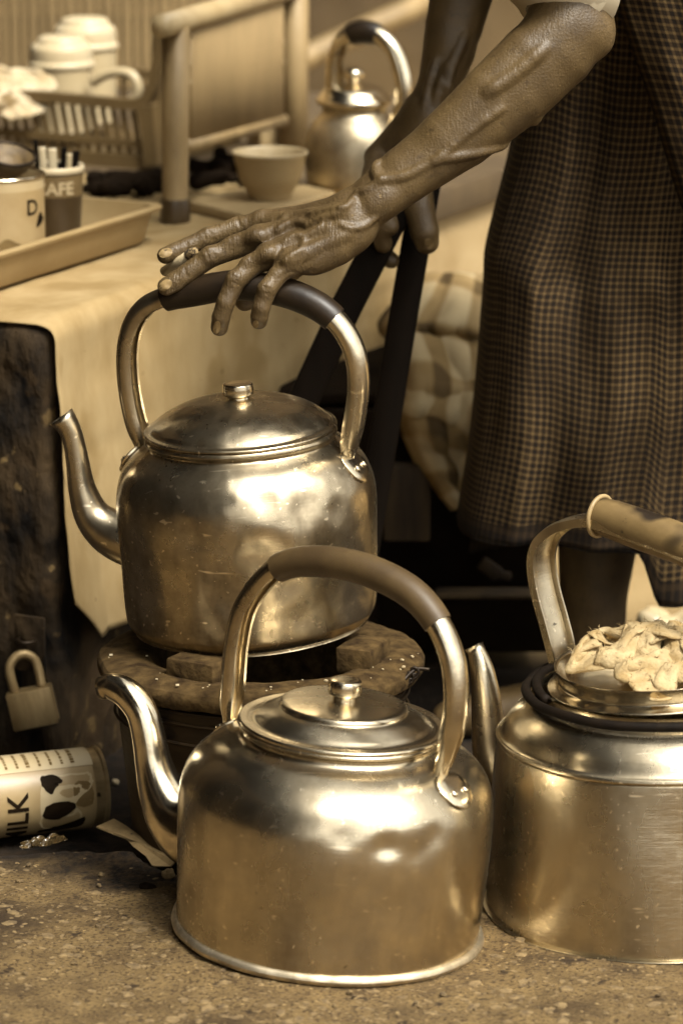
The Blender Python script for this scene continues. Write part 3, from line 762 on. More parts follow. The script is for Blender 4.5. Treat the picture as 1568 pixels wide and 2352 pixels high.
# rag in the upturned lid
rr_ = random.Random(5)
top = tr @ Vector((-.006, .000, .181))
def crumple(n_, R0, H0, seed, fq=30):
    """a cloth dropped in a heap: ridged folds over a dome, edges turned under"""
    v = []
    sd_ = Vector((seed, seed * .37, 0))
    for j in range(n_):
        for i in range(n_):
            a, c = i / (n_ - 1) * 2 - 1, j / (n_ - 1) * 2 - 1
            d = max(abs(a), abs(c)); L_ = math.hypot(a, c)
            if L_ > 1e-6: x, y = a / L_ * d, c / L_ * d
            else: x = y = 0.0
            P = Vector((x, y, 0))
            w = Vector((noise.noise(P * 1.7 + sd_), noise.noise(P * 1.7 + sd_ + Vector((9, 0, 0))), 0)) * .55
            q = P + w
            rid = 1 - abs(noise.noise(q * 1.5 + sd_)) * 2.8
            rid2 = 1 - abs(noise.noise(q * 3.1 + sd_ + Vector((0, 4, 0)))) * 2.0
            dome = max(0, 1 - d ** 2.6)
            rim_ = 1 + .16 * noise.noise(Vector((math.cos(math.atan2(y, x)) * 1.8, math.sin(math.atan2(y, x)) * 1.8, seed)))
            z = H0 * (dome ** .6 * .55 + .46 * max(rid, -.2) * (dome ** .35) + .07 * rid2 * dome ** .3) 
            hs = .010 * noise.noise(q * 3 + Vector((0, 0, 5))) / R0
            v.append(Vector(((x * rim_ + hs) * R0, (y * rim_ + hs * .7) * R0, max(z, .0004) + .0006 * noise.noise(P * 30))))
    return v, grid_faces(n_, n_)
cv, cf = cloth_heap(90, .205, .062, 12, squeeze=.6, cap=.034, smooth=3, steps=360)
ca_ = np.array([list(p) for p in cv]); ca_[:, :2] -= (ca_[:, :2].min(0) + ca_[:, :2].max(0)) / 2; ca_[:, :2] *= .070 / np.percentile(np.hypot(ca_[:, 0], ca_[:, 1]), 97)
cv = [Vector((x, y, .003 + .019 * math.tanh(z / .013) + .021 * max(0, 1 - (math.hypot(x, y) / .072) ** 2))) for x, y, z in ca_]
fv, ff = [top + Vector(p) for p in cv], cf
V = np.array([list(p) for p in fv])
rag = mesh_obj('rag', fv, ff, M['rag'], loc=top); solid(rag, .0022, 0, 1)
_apply(rag, 'crumpled pale terry rag in the upturned lid of the right-hand kettle', 'rag')
tv, tf = [], []
for k in range(3200):                                     # loose threads
    i = rr_.randrange(len(V)); p = Vector(V[i]); d = Vector((rr_.gauss(0, 1), rr_.gauss(0, 1), rr_.gauss(.5, .7))).normalized() * rr_.choice((.0014, .0018, .002, .0024, .003, .006)) * rr_.uniform(.7, 1.2)
    pv_, pf_ = tube([p, p + d * .5 + Vector((0, 0, .0005)), p + d + Vector((rr_.gauss(0, .001), 0, -.0008))], .00024, 3); o_ = len(tv); tv += pv_; tf += [tuple(q + o_ for q in w) for w in pf_]
mesh_obj('loose_thread', tv, tf, M['rag'], rag, kind='stuff')

# ---- small kettle far back on the table
TABLE_Z = .382
kb = on_z(812, 436, TABLE_Z + .004); 
s = mpp(kb)
def px(v): return v * s
prof = [(0, .001), (px(92), 0), (px(100), .002), (px(108), .012), (px(112), .040), (px(108), .056), (px(96), .068), (px(80), .076), (px(74), .080), (px(75), .085), (px(80), .087)]
lid = [(px(74), .086), (px(84), .088), (px(86), .092), (px(80), .096), (px(66), .103), (px(46), .106), (px(20), .109), (0, .110)]
knob = [(px(14), .108), (px(14), .112), (px(22), .114), (px(24), .120), (px(15), .124), (0, .125)]
hp = [(752, 262), (766, 225), (768, 180), (772, 130), (790, 92), (825, 74), (868, 80), (902, 112), (922, 165), (928, 220), (918, 262), (900, 290)]
kettle('kettle', 'small blurred kettle at the back of the table behind the forearm', kb, Matrix.Identity(3), prof, lid, knob, hp, R(25), (.42, .55), [(1000, 290, 14), (990, 320, 16), (970, 350, 22), (930, 370, 30)], R(-10),
       [M['kettle_back'], M['bright_metal'], M['bright_metal'], M['bright_metal'], M['grip_dark'], M['kettle_back']], rim=None, brackets=False, group='aluminium kettles', foot_scale=.7)

# ================================================================== the clay stove
YS = 2.93
sc_ = at(600, 1496, YS); SZ = sc_.z; GZ = -.03
st = thing('charcoal_stove', 'squat clay charcoal stove under the smoke-stained kettle, with a cracked dusty rim', 'stove', (sc_.x, sc_.y, GZ))
H = SZ - GZ
body_p = [(0, .001), (.098, 0), (.1015, .002), (.104, .02), (.1165, H - .034), (.1175, H - .022), (.108, H - .02)]
def rough_up(vf, a, fq):
    return [Vector(p) + Vector((0, 0, a * noise.noise(Vector(p) * fq) + a * .6 * noise.noise(Vector(p) * fq * 3))) for p in vf[0]], vf[1]
mesh_obj('stove_body', *lathe(resample(body_p), 96, .0012, 2, 12), M['stove_tin'], st, local=True)
rim_p = [(.112, H - .018), (.1265, H - .016), (.1298, H - .012), (.1305, H - .006), (.1285, H - .0015, 1), (.122, H + .0005), (.112, H + .0025), (.100, H + .0025), (.0910, H + .0005), (.0868, H - .004), (.0850, H - .014), (.083, H - .05), (.06, H - .075), (0, H - .078)]
mesh_obj('clay_rim', *rough_up(lathe(resample(rim_p), 160, .0026, 8, 26), .0013, 45), M['clay'], st, local=True)
mesh_obj('ember_bed', *lathe([(.078, H - .06), (.05, H - .052), (0, H - .05)], 40, .006, 4, 60), M['soot'], st, local=True)
for band_z in (H - .030, H - .046):
    ring = [(.1185 + .0012 * math.cos(w), band_z + .0016 * math.sin(w)) for w in np.linspace(0, 2 * math.pi, 7)]
    mesh_obj('tin_band', *lathe(ring, 96, .001, 3, 9), M['stove_tin'], st, local=True)
for a_deg in (238, 338, 98):                            # three pot rests; the kettle's base sits on them
    a = R(a_deg); c = Vector((.088 * math.cos(a), .088 * math.sin(a), H + .0065)); rz = Matrix.Rotation(a, 3, 'Z')
    lug_top = .012
    v, f = box(c, (.030, .044, .021), rz, .0022)
    v = [Vector(p) + Vector((noise.noise(Vector(p) * 90) * .0008, noise.noise(Vector(p) * 90 + Vector((3, 0, 0))) * .0008, noise.noise(Vector(p) * 70) * .0006)) for p in v]
    mesh_obj('pot_rest', v, f, M['clay'], st, local=True, smooth=40)
wp = [at(905, 1590, YS - .055), at(925, 1565, YS - .06), at(940, 1548, YS - .055), at(958, 1536, YS - .05), at(986, 1538, YS - .05)]
mesh_obj('binding_wire', *tube([Vector(q) for q in spline(wp, 5)], .0016, 8), M['wire'], st)
tw = []
for k in range(40):
    u = k / 39; p = wp[0].lerp(wp[3], u); tw.append(p + Vector((.004 * math.cos(u * 30), -.002, .004 * math.sin(u * 30))))
mesh_obj('binding_wire', *tube(tw, .0013, 7), M['wire'], st)

fk, ff_ = [], []
for k in range(30):                                       # flakes of ash on the rim
    a, r_ = rr_.uniform(R(185), R(355)), rr_.uniform(.092, .127); s_ = rr_.choice((.0006, .0008, .001, .0016)); c = Vector((r_ * math.cos(a), r_ * math.sin(a), H + .0028))
    v_, f_ = box(c, (s_ * 1.6, s_, s_ * .7), Matrix.Rotation(rr_.uniform(0, 3), 3, 'Z')); o_ = len(fk); fk += v_; ff_ += [tuple(i + o_ for i in q) for q in f_]
mesh_obj('ash_flakes', fk, ff_, M['white'], st, local=True, smooth=False, kind='stuff')
hp_ = MW[bpy.data.objects['kettle.001']]
c = on_plane(613, 962, hp_ @ Vector((0, 0, .177)), (rotM @ Vector((.12, -.28, .95))).normalized())
nn_ = (rotM @ Vector((.10, -.30, .95))).normalized()
lid_o = [o for o in bpy.data.objects['kettle.001'].children if o.name.startswith('lid')][0]
v_, f_ = lathe([(0, .0006), (.0022, .0005), (.0024, -.002)], 14); mesh_obj('steam_hole', place(v_, Matrix.Translation(c) @ nn_.to_track_quat('Z', 'Y').to_matrix().to_4x4()), f_, M['soot'], lid_o)
print('HOLE local', hp_.inverted() @ c)

# ================================================================== the table: an old trunk under a cloth, a pale bench behind it
TZ = TABLE_Z
A = on_z(110, 735, TZ); U = Vector((.436, .90, 0)).normalized(); Vv = Vector((-.90, .436, 0)).normalized(); ZZ = Vector((0, 0, 1))
def tp(s, t, z): return A + U * s + Vv * t + ZZ * (z - TZ)
def round_rect(w, h, r, n=6):
    out = []
    for cx, cy, a0 in ((w - r, r, -90), (w - r, h - r, 0), (r, h - r, 90), (r, r, 180)):
        for k in range(n + 1):
            a = R(a0 + 90 * k / n); out.append((cx + r * math.cos(a), cy + r * math.sin(a)))
    return out
def dense(loop, step):
    out = []
    for a, b_ in zip(loop, loop[1:] + loop[:1]):
        d = math.hypot(b_[0] - a[0], b_[1] - a[1]); k = max(1, int(d / step))
        out += [(a[0] + (b_[0] - a[0]) * i / k, a[1] + (b_[1] - a[1]) * i / k) for i in range(k)]
    return out
LT, WT = .70, .62
tr_ = thing('trunk', 'dark battered wooden trunk at the left edge, carrying the cloth-covered table top', 'trunk', tp(0, 0, -.03))
loop = dense(round_rect(LT, WT, .014), .009)
v, f = [], []; rows = [-.03 + (TZ - .006 + .03) * k / 44 for k in range(45)]; N = len(loop)
for j, z in enumerate(rows):
    for s_, t_ in loop:
        p = tp(s_, t_, z); d = noise.noise(p * 22) * .006 + noise.noise(p * 60) * .003
        e = sstep((z - rows[-1] + .012) / .012) * .010            # eased top edge
        c = tp(LT / 2, WT / 2, z); o = (p - c).normalized(); v.append(p + o * (d - e))
for j in range(len(rows) - 1):
    for k in range(N): f.append((j * N + k, j * N + (k + 1) % N, (j + 1) * N + (k + 1) % N, (j + 1) * N + k))
f.append(tuple((len(rows) - 1) * N + k for k in range(N)))
mesh_obj('trunk_box', v, f, M['trunk'], tr_)
# hasp plate and staple behind the padlock
hc = at(70, 1480, 0); hc = on_plane(70, 1478, tp(-.006, 0, .1), U)
rotT = Matrix((Vv * -1, U, ZZ)).transposed()
mesh_obj('hasp', *box(hc, (.030, .004, .050), rotT, .0015), M['trunk'], tr_, smooth=40)
st_ = [hc + rotT @ Vector((.008 * math.cos(a), -.004 - .010 * math.sin(a), .004)) for a in np.linspace(0, math.pi, 12)]
mesh_obj('staple', *tube(st_, .0018, 8), M['wire'], tr_)

# ---- padlock
lc = on_plane(86, 1624, tp(-.022, 0, .05), U); s = mpp(lc)
rl = Matrix.Rotation(R(-12), 3, 'Y')
pl = thing('padlock', 'worn square padlock hanging from the dark trunk at lower left', 'padlock', lc - ZZ * .018, rl)
mesh_obj('lock_body', *box((0, 0, .0185), (.040, .017, .034), None, .002), M['lock'], pl, local=True, smooth=40)
mesh_obj('keyway_cap', *box((.004, 0, .0008), (.012, .010, .003), None, .0008), M['wire'], pl, local=True, smooth=40)
sh = [Vector((-.012, 0, .034)), Vector((-.0125, 0, .048)), Vector((-.011, .001, .058)), Vector((-.004, .003, .0645)), Vector((.004, .005, .0645)), Vector((.0105, .006, .058)), Vector((.012, .004, .047)), Vector((.012, 0, .034))]
mesh_obj('shackle', *tube([Vector(q) for q in spline(sh, 6)], .0042, 12), M['lock'], pl, local=True)

# ---- tablecloth: lies on the trunk and hangs down its street side
ns = 120
def hang(s_):
    w = .005 * noise.noise(Vector((s_ * 9, 0, 0)))
    return .246 + .041 * min(1, s_ / .043) - .003 * sstep((s_ - .05) / .1) + w * sstep(s_ / .2) - .09 * sstep((s_ - .42) / .15)
cols = [('top', t) for t in np.linspace(.60, .03, 34)] + [('bend', a) for a in np.linspace(0, 90, 8)] + [('drop', d) for d in np.linspace(.012, 1, 44)]
v = []; uvs = []
rb = .018
for j, (kind, q) in enumerate(cols):
    for i in range(ns):
        s_ = .002 + (LT + .01) * i / (ns - 1)
        wr = .0022 * noise.noise(Vector((s_ * 11, j * .12, 3))) + .0009 * noise.noise(Vector((s_ * 30, j * .3, 7)))
        edge_lift = -.010 * sstep((.03 - s_) / .03)
        if kind == 'top':
            p = tp(s_, q, TZ + .001 + wr + edge_lift * .6)
        elif kind == 'bend':
            a = R(q); p = tp(s_, rb - .006 - rb * math.sin(a) - (0 if q < 1 else wr), TZ + .001 - rb + rb * math.cos(a) + (wr if q < 45 else 0) + edge_lift * .6 * math.cos(a))
        else:
            hh = hang(s_) - rb; dz = hh * q
            fold = .006 * q * math.sin(s_ * 38 + 1.2 * math.sin(s_ * 9)) + .010 * q * noise.noise(Vector((s_ * 6, q * 1.5, 2)))
            # the cloth's free end slants away at the foot
            s2 = s_
            p = tp(s2, -.006 - .010 * q - abs(fold) * .9 - wr, TZ - rb - dz)
        v.append(p); uvs.append((i / ns, j / len(cols)))
tcl = mesh_obj('tablecloth', v, grid_faces(ns, len(cols)), M['cloth'], loc=tp(LT / 2, .3, TZ))
_apply(tcl, 'plain pale cloth spread on the trunk and hanging down behind the stove kettle', 'tablecloth'); solid(tcl, .0012, 1)

# ---- pale bench behind, same height
be = thing('bench', 'pale mottled bench behind the trunk, under the cane rack and the small kettle', 'bench', tp(.74, .0, -.03))
def slab(s0, s1, t0, t1, z0, z1, bev=.006):
    return box(tp((s0 + s1) / 2, (t0 + t1) / 2, (z0 + z1) / 2), (abs(t1 - t0), abs(s1 - s0), z1 - z0), rotT, bev)
M['bench'] = mat('bench', .56, .70, 6, .8, bump=.003, bscale=20, detail=8, spots=[(9, .62, .46)])
M['bench_top'] = mat('bench_top', .26, .36, 6, .8, bump=.001, bscale=40, detail=7, stretch=(1, 1, 1))
mesh_obj('bench_top', *slab(.74, 1.40, -.01, .80, TZ - .035, TZ - .001), M['bench_top'], be, smooth=40)
mesh_obj('side_panel', *slab(.75, 1.38, .003, .03, -.03, TZ - .036), M['bench'], be, smooth=40)
mesh_obj('side_panel', *slab(.75, 1.38, .76, .79, -.03, TZ - .036), M['bench'], be, smooth=40)

# ---- lettering wrapped on a cylinder
def text_mesh(txt, size):
    cu = bpy.data.curves.new('letters', 'FONT'); cu.body = txt; cu.size = size; cu.align_x = 'CENTER'; cu.align_y = 'CENTER'; cu.resolution_u = 3; cu.offset = size * .018
    o = bpy.data.objects.new('letters', cu); col.objects.link(o)
    dg = bpy.context.evaluated_depsgraph_get(); me = bpy.data.meshes.new_from_object(o.evaluated_get(dg))
    bm = bmesh.new(); bm.from_mesh(me); bmesh.ops.triangulate(bm, faces=list(bm.faces))
    bmesh.ops.subdivide_edges(bm, edges=list(bm.edges), cuts=1)
    bm.verts.index_update(); v = [q.co.copy() for q in bm.verts]; f = [tuple(k.index for k in p.verts) for p in bm.faces]; bm.free()
    bpy.data.objects.remove(o); bpy.data.meshes.remove(me); bpy.data.curves.remove(cu)
    return v, f
def wrap(v, r, ang, z, rot=0):
    """flat (x, y) -> cylinder of radius r about local z, centred at angle ang"""
    out = []
    for p in v:
        x, y = p[0] * math.cos(rot) - p[1] * math.sin(rot), p[0] * math.sin(rot) + p[1] * math.cos(rot)
        rr = r(z + y) if callable(r) else r
        a = ang + x / rr; out.append(Vector((rr * math.cos(a), rr * math.sin(a), z + y)))
    return out
def blob(pts, n=4):
    """filled flat outline, fan from its centre, subdivided so it wraps"""
    q = [Vector((p[0], p[1], 0)) for p in spline(pts, n, closed=True)]; c = sum(q, Vector()) / len(q)
    v = [c] + [c.lerp(p, .5) for p in q] + q; N = len(q); f = []
    for k in range(N):
        k2 = (k + 1) % N; f += [(0, 1 + k, 1 + k2), (1 + k, 1 + N + k, 1 + N + k2, 1 + k2)]
    return v, f
def strip(x0, x1, y0, y1, n=16):
    v = [Vector((x0 + (x1 - x0) * i / n, y, 0)) for y in (y0, y1) for i in range(n + 1)]
    return v, [(i, i + 1, n + 2 + i, n + 1 + i) for i in range(n)]

# ---- tray
P0, P1 = on_z(372, 552, TZ + .004), on_z(-70, 692, TZ + .004); du = (P1 - P0).normalized(); dv = Vector((du.y, -du.x, 0))
if dv.y < 0: dv = -dv
LTr, WTr, HT = (P1 - P0).length, .215, .0335
def tray_loop(inset, z, r=.02):
    return [P0 + du * a + dv * b_ + ZZ * z for a, b_ in [(x - inset * 0 + (inset if x < LTr / 2 else -inset), y + (inset if y < WTr / 2 else -inset)) for x, y in round_rect(LTr, WTr, r, 8)]]
loops = [tray_loop(.010, 0), tray_loop(.007, .002), tray_loop(.001, HT - .004), tray_loop(-.005, HT - .003), tray_loop(-.006, HT), tray_loop(-.004, HT + .0015), tray_loop(.002, HT + .001), tray_loop(.004, HT - .004), tray_loop(.010, .005), tray_loop(.014, .003)]
v, f = [], []; N = len(loops[0])
for lp in loops: v += lp
for j in range(len(loops) - 1): f += [(j * N + k, j * N + (k + 1) % N, (j + 1) * N + (k + 1) % N, (j + 1) * N + k) for k in range(N)]
f.append(tuple(range(N - 1, -1, -1))); f.append(tuple((len(loops) - 1) * N + k for k in range(N)))
_apply(mesh_obj('tray', v, f, M['plastic'], smooth=50, loc=P0), 'shallow pale plastic tray on the table holding the tin and the cup', 'tray')

# ---- label tin in the tray
FLR = TZ + .0075
c = on_z(2, 592, FLR); s = mpp(c); r_ = 103 * s; h_ = .077
cn = thing('tin_can', 'open tin with a framed pale label in the tray at the left edge', 'tin', c)
mesh_obj('can_wall', *lathe([(r_ - .002, 0), (r_, .001), (r_, h_ - .002), (r_ + .001, h_ - .001), (r_ + .001, h_), (r_ - .001, h_), (r_ - .0015, h_ - .004), (r_ - .0015, .003), (0, .002)], 64), M['tin_label'], cn, local=True, smooth=40)
ring = [(r_ + .0003 + .0014 * math.cos(w), h_ + .0014 * math.sin(w)) for w in np.linspace(0, 6.283, 9)]
mesh_obj('can_rim', *lathe(ring, 64), M['bright_metal'], cn, local=True)
fa = -R(90) + R(4)
def lab(name, vf, ang, z, m_, off=.0004, rot=0): mesh_obj(name, wrap(vf[0], r_ + off, ang, z, rot), vf[1], m_, cn, local=True)
lab('label_panel', strip(-.038, .050, -.030, .027), fa + .25, .039, mat('label_panel', .60, .66, 30, .5), .0003)
lab('label_band', blob([(-.024, -.006), (-.010, -.004), (0, .003), (.010, -.001), (.018, -.005), (.018, -.010), (-.024, -.011)]), fa + .15, .021, M['print_mid'], .0006)
lab('lettering', text_mesh('D', .020), fa + R(47), .050, M['print_dark'], .0007)
lab('label_mark', blob([(-.006, -.006), (.0, .007), (.007, .001), (.006, -.002)]), fa + R(62), .038, M['print_dark'], .0007)

# ---- brown cup with spoons
c = on_z(128, 550, FLR); s = mpp(c); rt, rb_, h_ = 66 * s, 58 * s, .069
cu = thing('cup', 'small brown cup in the tray, lettered on its pale band and full of spoons', 'cup', c)
def cr(z): return rb_ + (rt - rb_) * z / h_
mesh_obj('cup_wall', *lathe([(0, .001), (rb_ - .003, 0), (rb_, .003), (rt, h_), (rt - .0012, h_ + .001), (rt - .003, h_), (rb_ - .003, .006), (0, .005)], 64), M['cup_brown'], cu, local=True, smooth=50)
mesh_obj('cup_rim', *lathe([(rt + .0008, h_ - .004), (rt + .0016, h_ - .001), (rt + .0004, h_ + .0018), (rt - .002, h_ + .0014), (rt - .003, h_ - .001)], 64), M['white'], cu, local=True)
band = mat('cup_band', .40, .46, 30, .45)
bv, bf = strip(-rt * 2.2, rt * 2.2, -.010, .010, 48); mesh_obj('pale_band', wrap(bv, lambda z: cr(z) + .0004, -R(82), .053), bf, band, cu, local=True)
bv, bf = text_mesh('CAFE', .0165); mesh_obj('lettering', wrap(bv, lambda z: cr(z) + .0008, -R(86), .051), bf, M['cream'], cu, local=True)
def spoon(px0, px1, label, m_, w, dY=0):
    a = on_z(px0[0], px0[1], FLR + .012) ; a = c + Vector((px0[0], px0[1], .012)); d = at(px1[0], px1[1], c.y + px0[1] * 1.6 + dY)
    p = [a.lerp(d, u) for u in (0, .3, .6, .85, 1)]
    sc2 = [(.5, 1), (.6, 1), (.8, 1), (1.0, 1), (.8, 1)]
    o = mesh_obj('spoon', *sweep([Vector(q) for q in spline(p, 4)], circle(w, 10, .0011), Vector((1, 0, 0)), [ (1, 1)] * 17), m_, loc=a)
    return _apply(o, label, 'spoon', 'spoons in the brown cup')
spoon((-.008, .006), (97, 338), 'pale spoon handle in the brown cup, the left one of the two white handles', M['white'], .0034)
spoon((.000, -.004), (120, 341), 'broad white spoon handle leaning right in the brown cup', M['white'], .0042)
spoon((-.012, .010), (82, 320), 'thin dark spoon handle at the left in the brown cup', M['dark_wood'], .0022)
spoon((.004, .010), (148, 338), 'dark spoon handle behind the broad white one in the brown cup', M['dark_wood'], .0030)
spoon((.012, .008), (176, 346), 'dark spoon handle leaning far right in the brown cup', M['dark_wood'], .0034)
spoon((.010, .000), (160, 352), 'short pale spoon handle at the right in the brown cup', M['cream'], .0026)

# ---- strainer lying on the tin
c = at(12, 398, 3.42); s = mpp(c)
stn = thing('strainer', 'dark round strainer resting on the open tin at the left edge', 'strainer', c, Matrix.Rotation(R(14), 3, 'X') @ Matrix.Rotation(R(10), 3, 'Y'))
rr0 = 64 * s
mesh_obj('strainer_bowl', *lathe([(0, -.002), (rr0 * .5, .001), (rr0 * .8, .008), (rr0, .019), (rr0 - .0012, .0195), (rr0 * .78, .010), (rr0 * .48, .0035), (0, .001)], 48), mat('strainer', .30, .44, 90, .55, bump=.0008, bscale=500), stn, local=True)
mesh_obj('strainer_rim', *tube([Vector((rr0 * math.cos(a), rr0 * math.sin(a), .0195)) for a in np.linspace(0, 6.283, 49)], .0016, 8), M['wire'], stn, local=True)
mesh_obj('strainer_handle', *tube([Vector((-rr0, 0, .0195)), Vector((-rr0 - .03, 0, .024)), Vector((-rr0 - .09, .01, .03))], .0022, 8), M['wire'], stn, local=True)

# ---- plastic basket on the bench
C0 = on_z(360, 384, TZ + .002); bn = U
def bp_(x, y, d=0.0): return on_plane(x, y, C0 + U * d, bn)
bk = thing('dish_basket', 'slotted plastic basket behind the tray, its end wall curving up beside the cane post', 'basket', C0)
rect = lambda w, h: [(-w / 2, -h / 2), (w / 2, -h / 2), (w / 2, h / 2), (-w / 2, h / 2)]
top_px = [(-70, 206), (60, 218), (180, 228), (290, 238), (330, 234), (350, 205), (362, 150), (374, 66)]
tp3 = [Vector(bp_(q[0], q[1])) for q in spline(top_px, 5)]
mesh_obj('front_rail', *sweep(tp3, rect(.012, .011), U), M['basket'], bk, smooth=50)
mesh_obj('middle_rail', *sweep([bp_(-70, 296), bp_(340, 332)], rect(.008, .008), U), M['basket'], bk, smooth=False)
mesh_obj('bottom_rail', *sweep([bp_(-70, 340), bp_(352, 376)], rect(.010, .016), U), M['basket'], bk, smooth=False)
for k in range(17):
    x = -66 + 23.2 * k; y0, y1 = 206 + .09 * (x + 70) + 14, 296 + .088 * (x + 70)
    mesh_obj('rib', *sweep([bp_(x, y0), bp_(x + 14, y1)], rect(.0042, .0048), U), M['basket'], bk, smooth=False)
    mesh_obj('short_rib', *sweep([bp_(x + 14, y1), bp_(x + 15, y1 + 42)], rect(.0042, .0052), U), M['basket'], bk, smooth=False)
# end wall sweeping up, and the far side
ev = []; edge_px = [(352, 378), (350, 320), (348, 262), (352, 205), (364, 150), (376, 64)]
ee = [Vector(bp_(q[0], q[1])) for q in spline(edge_px, 5)]
for p in ee:
    for k in range(9): ev.append(p + U * (.20 * k / 8) + Vv * (.004 * math.sin(math.pi * k / 8)))
solid(mesh_obj('end_wall', ev, grid_faces(9, len(ee)), M['basket'], bk), .003)
mesh_obj('corner_post', *sweep([bp_(345, 240), bp_(356, 378)], rect(.02, .016), U), M['basket'], bk, smooth=False)
fl = [bp_(-70, 342), bp_(352, 378), bp_(352, 378) + U * .2, bp_(-70, 342) + U * .2]
solid(mesh_obj('basket_floor', fl, [(0, 1, 2, 3)], M['basket'], bk, smooth=False), .003)
mesh_obj('back_rail', *sweep([bp_(-70, 206) + U * .2, bp_(345, 236) + U * .2], rect(.01, .010), U), M['basket'], bk, smooth=False)
for k in range(12): mesh_obj('back_rib', *sweep([bp_(-60 + 34 * k, 210 + 3 * k) + U * .2, bp_(-60 + 34 * k, 344 + 3 * k) + U * .2], rect(.004, .005), U), M['basket'], bk, smooth=False)

# ---- lidded mugs in the basket
def mug(x, ytop, yfl, half, d, label, handle):
    p = on_plane(x, yfl, C0 + U * d, bn); s = mpp(p); zb = C0.z + .022
    t = thing('mug', label, 'mug', (p.x, p.y, zb), None, 'lidded mugs in the basket'); r0 = half * s; zf = p.z - zb; ht = (yfl - ytop) * s * 1.02
    mesh_obj('mug_body', *lathe(resample([(0, 0), (r0 * .84, 0), (r0 * .9, .003), (r0 * .92, zf * .6), (r0 * .93, zf)], 4), 56), M['cream'], t, local=True)
    mesh_obj('mug_lid', *lathe(resample([(r0 * .93, zf - .001), (r0 * 1.0, zf), (r0, zf + .003), (r0 * .94, zf + .0055, 1), (r0 * .93, zf + ht * .50), (r0 * .88, zf + ht * .66), (r0 * .74, zf + ht * .76, 1), (r0 * .70, zf + ht * .88), (r0 * .56, zf + ht * .97), (0, zf + ht)], 5), 56), M['white'], t, local=True)
    if handle:
        hp_ = [Vector((p.x, p.y, zb)).lerp(Vector((p.x, p.y, zb)), 0)] and [Vector(on_plane(q[0], q[1], C0 + U * (d - .01), bn)) for q in spline(handle, 5)]
        mesh_obj('mug_handle', *tube(hp_, .0055, 10), M['cream'], t)
mug(142, 82, 150, 76, .075, 'nearer lidded white mug in the basket, with its looped handle to the right', [(212, 190), (240, 174), (272, 166), (302, 172), (316, 196), (312, 222), (296, 236)])
mug(196, 40, 108, 76, .150, 'farther and taller lidded white mug in the basket', None)

# ---- cloth thrown over the basket's rim
def lumps(segs, lo, hi, h, k=.006):
    F1 = Field(lo, hi, h)
    for a, b_, ra, rb2 in segs: F1.cone(a, b_, ra, rb2, k)
    V_, F2 = F1.mesh(); V_ = smooth_mesh(V_, F2, 2)
    return [Vector(p) for p in V_], [tuple(int(i) for i in q) for q in F2]
def bb(segs, m=.03):
    P = np.array([list(q) for s_ in segs for q in s_[:2]]); return P.min(0) - m, P.max(0) + m
q_ = lambda x, y, d: bp_(x, y, d)
cv, cf = cloth_heap(52, .19, .062, 31, squeeze=.6, steps=200)
cm = Matrix.Translation(q_(22, 214, -.012)) @ Matrix.Rotation(R(48), 4, 'X') @ Matrix.Rotation(R(12), 4, 'Y') @ Matrix.Diagonal((.95, .72, .9, 1))
dc = mesh_obj('dish_cloth', [cm @ p for p in cv], cf, mat('dish_cloth', .66, .86, 26, .9, spots=[(18, .6, .5)], bump=.001, bscale=80), loc=q_(0, 240, 0)); solid(dc, .002, 0, 1)
_apply(dc, 'bunched pale dish cloth hanging over the basket rim at the left edge', 'cloth')

# ---- cane rack
RA, RB = on_z(403, 512, TZ + .001), on_z(676, 348, TZ); rn = (RB - RA).cross(ZZ).normalized()
rk = thing('cane_rack', 'cane rack with round posts and a reed side panel standing on the table', 'rack', RA)
def rp_(x, y): return on_plane(x, y, RA, rn)
mesh_obj('post', *tube([RA, RA + ZZ * .005, Vector(rp_(403, 300)), Vector(rp_(404, 62))], [.0135, .0125, .0130, .0135], 18), M['cane'], rk)
mesh_obj('post_foot', *lathe([(0, 0), (.0145, 0), (.015, .004), (.0145, .020), (.0135, .024)], 24), M['cup_brown'], rk, local=True)
mesh_obj('post', *tube([Vector(rp_(676, 352)), Vector(rp_(676, 150)), Vector(rp_(677, -60))], .0150, 18), M['cane'], rk)
mesh_obj('top_rail', *tube([Vector(rp_(372, 60)), Vector(rp_(500, 24)), Vector(rp_(690, -34))], .0115, 14), mat('cane_pale', .68, .74, 30, .5), rk)
for ya, yb, w in ((335, 276, .007), (150, 96, .0035), (192, 142, .0035)):
    mesh_obj('cross_rail', *tube([Vector(rp_(430, ya)), Vector(rp_(650, yb))], w, 8), M['cane'], rk)
pv, pf = [], []
M['reed'] = mat('reed', .50, .60, 14, .7, stretch=(1, 1, .3))
for k in range(42):
    u = k / 41; xx = 436 + 206 * u; d_ = rn * .0
    a_, b_ = Vector(rp_(xx, 335 - 59 * u)) + d_, Vector(rp_(xx, 62 - 58 * u)) + d_
    pv, pf = merge((pv, pf), sweep([a_, b_], circle(.0046, 6), Vector((1, 0, 0))))
mesh_obj('reed_panel', pv, pf, M['reed'], rk, kind='stuff', label='fine upright reeds filling the side of the rack')
mesh_obj('panel_backing', [Vector(rp_(436, 334)) - rn * .006, Vector(rp_(642, 276)) - rn * .006, Vector(rp_(642, 4)) - rn * .006, Vector(rp_(436, 62)) - rn * .006], [(0, 1, 2, 3)], M['cup_brown'], rk, smooth=False)

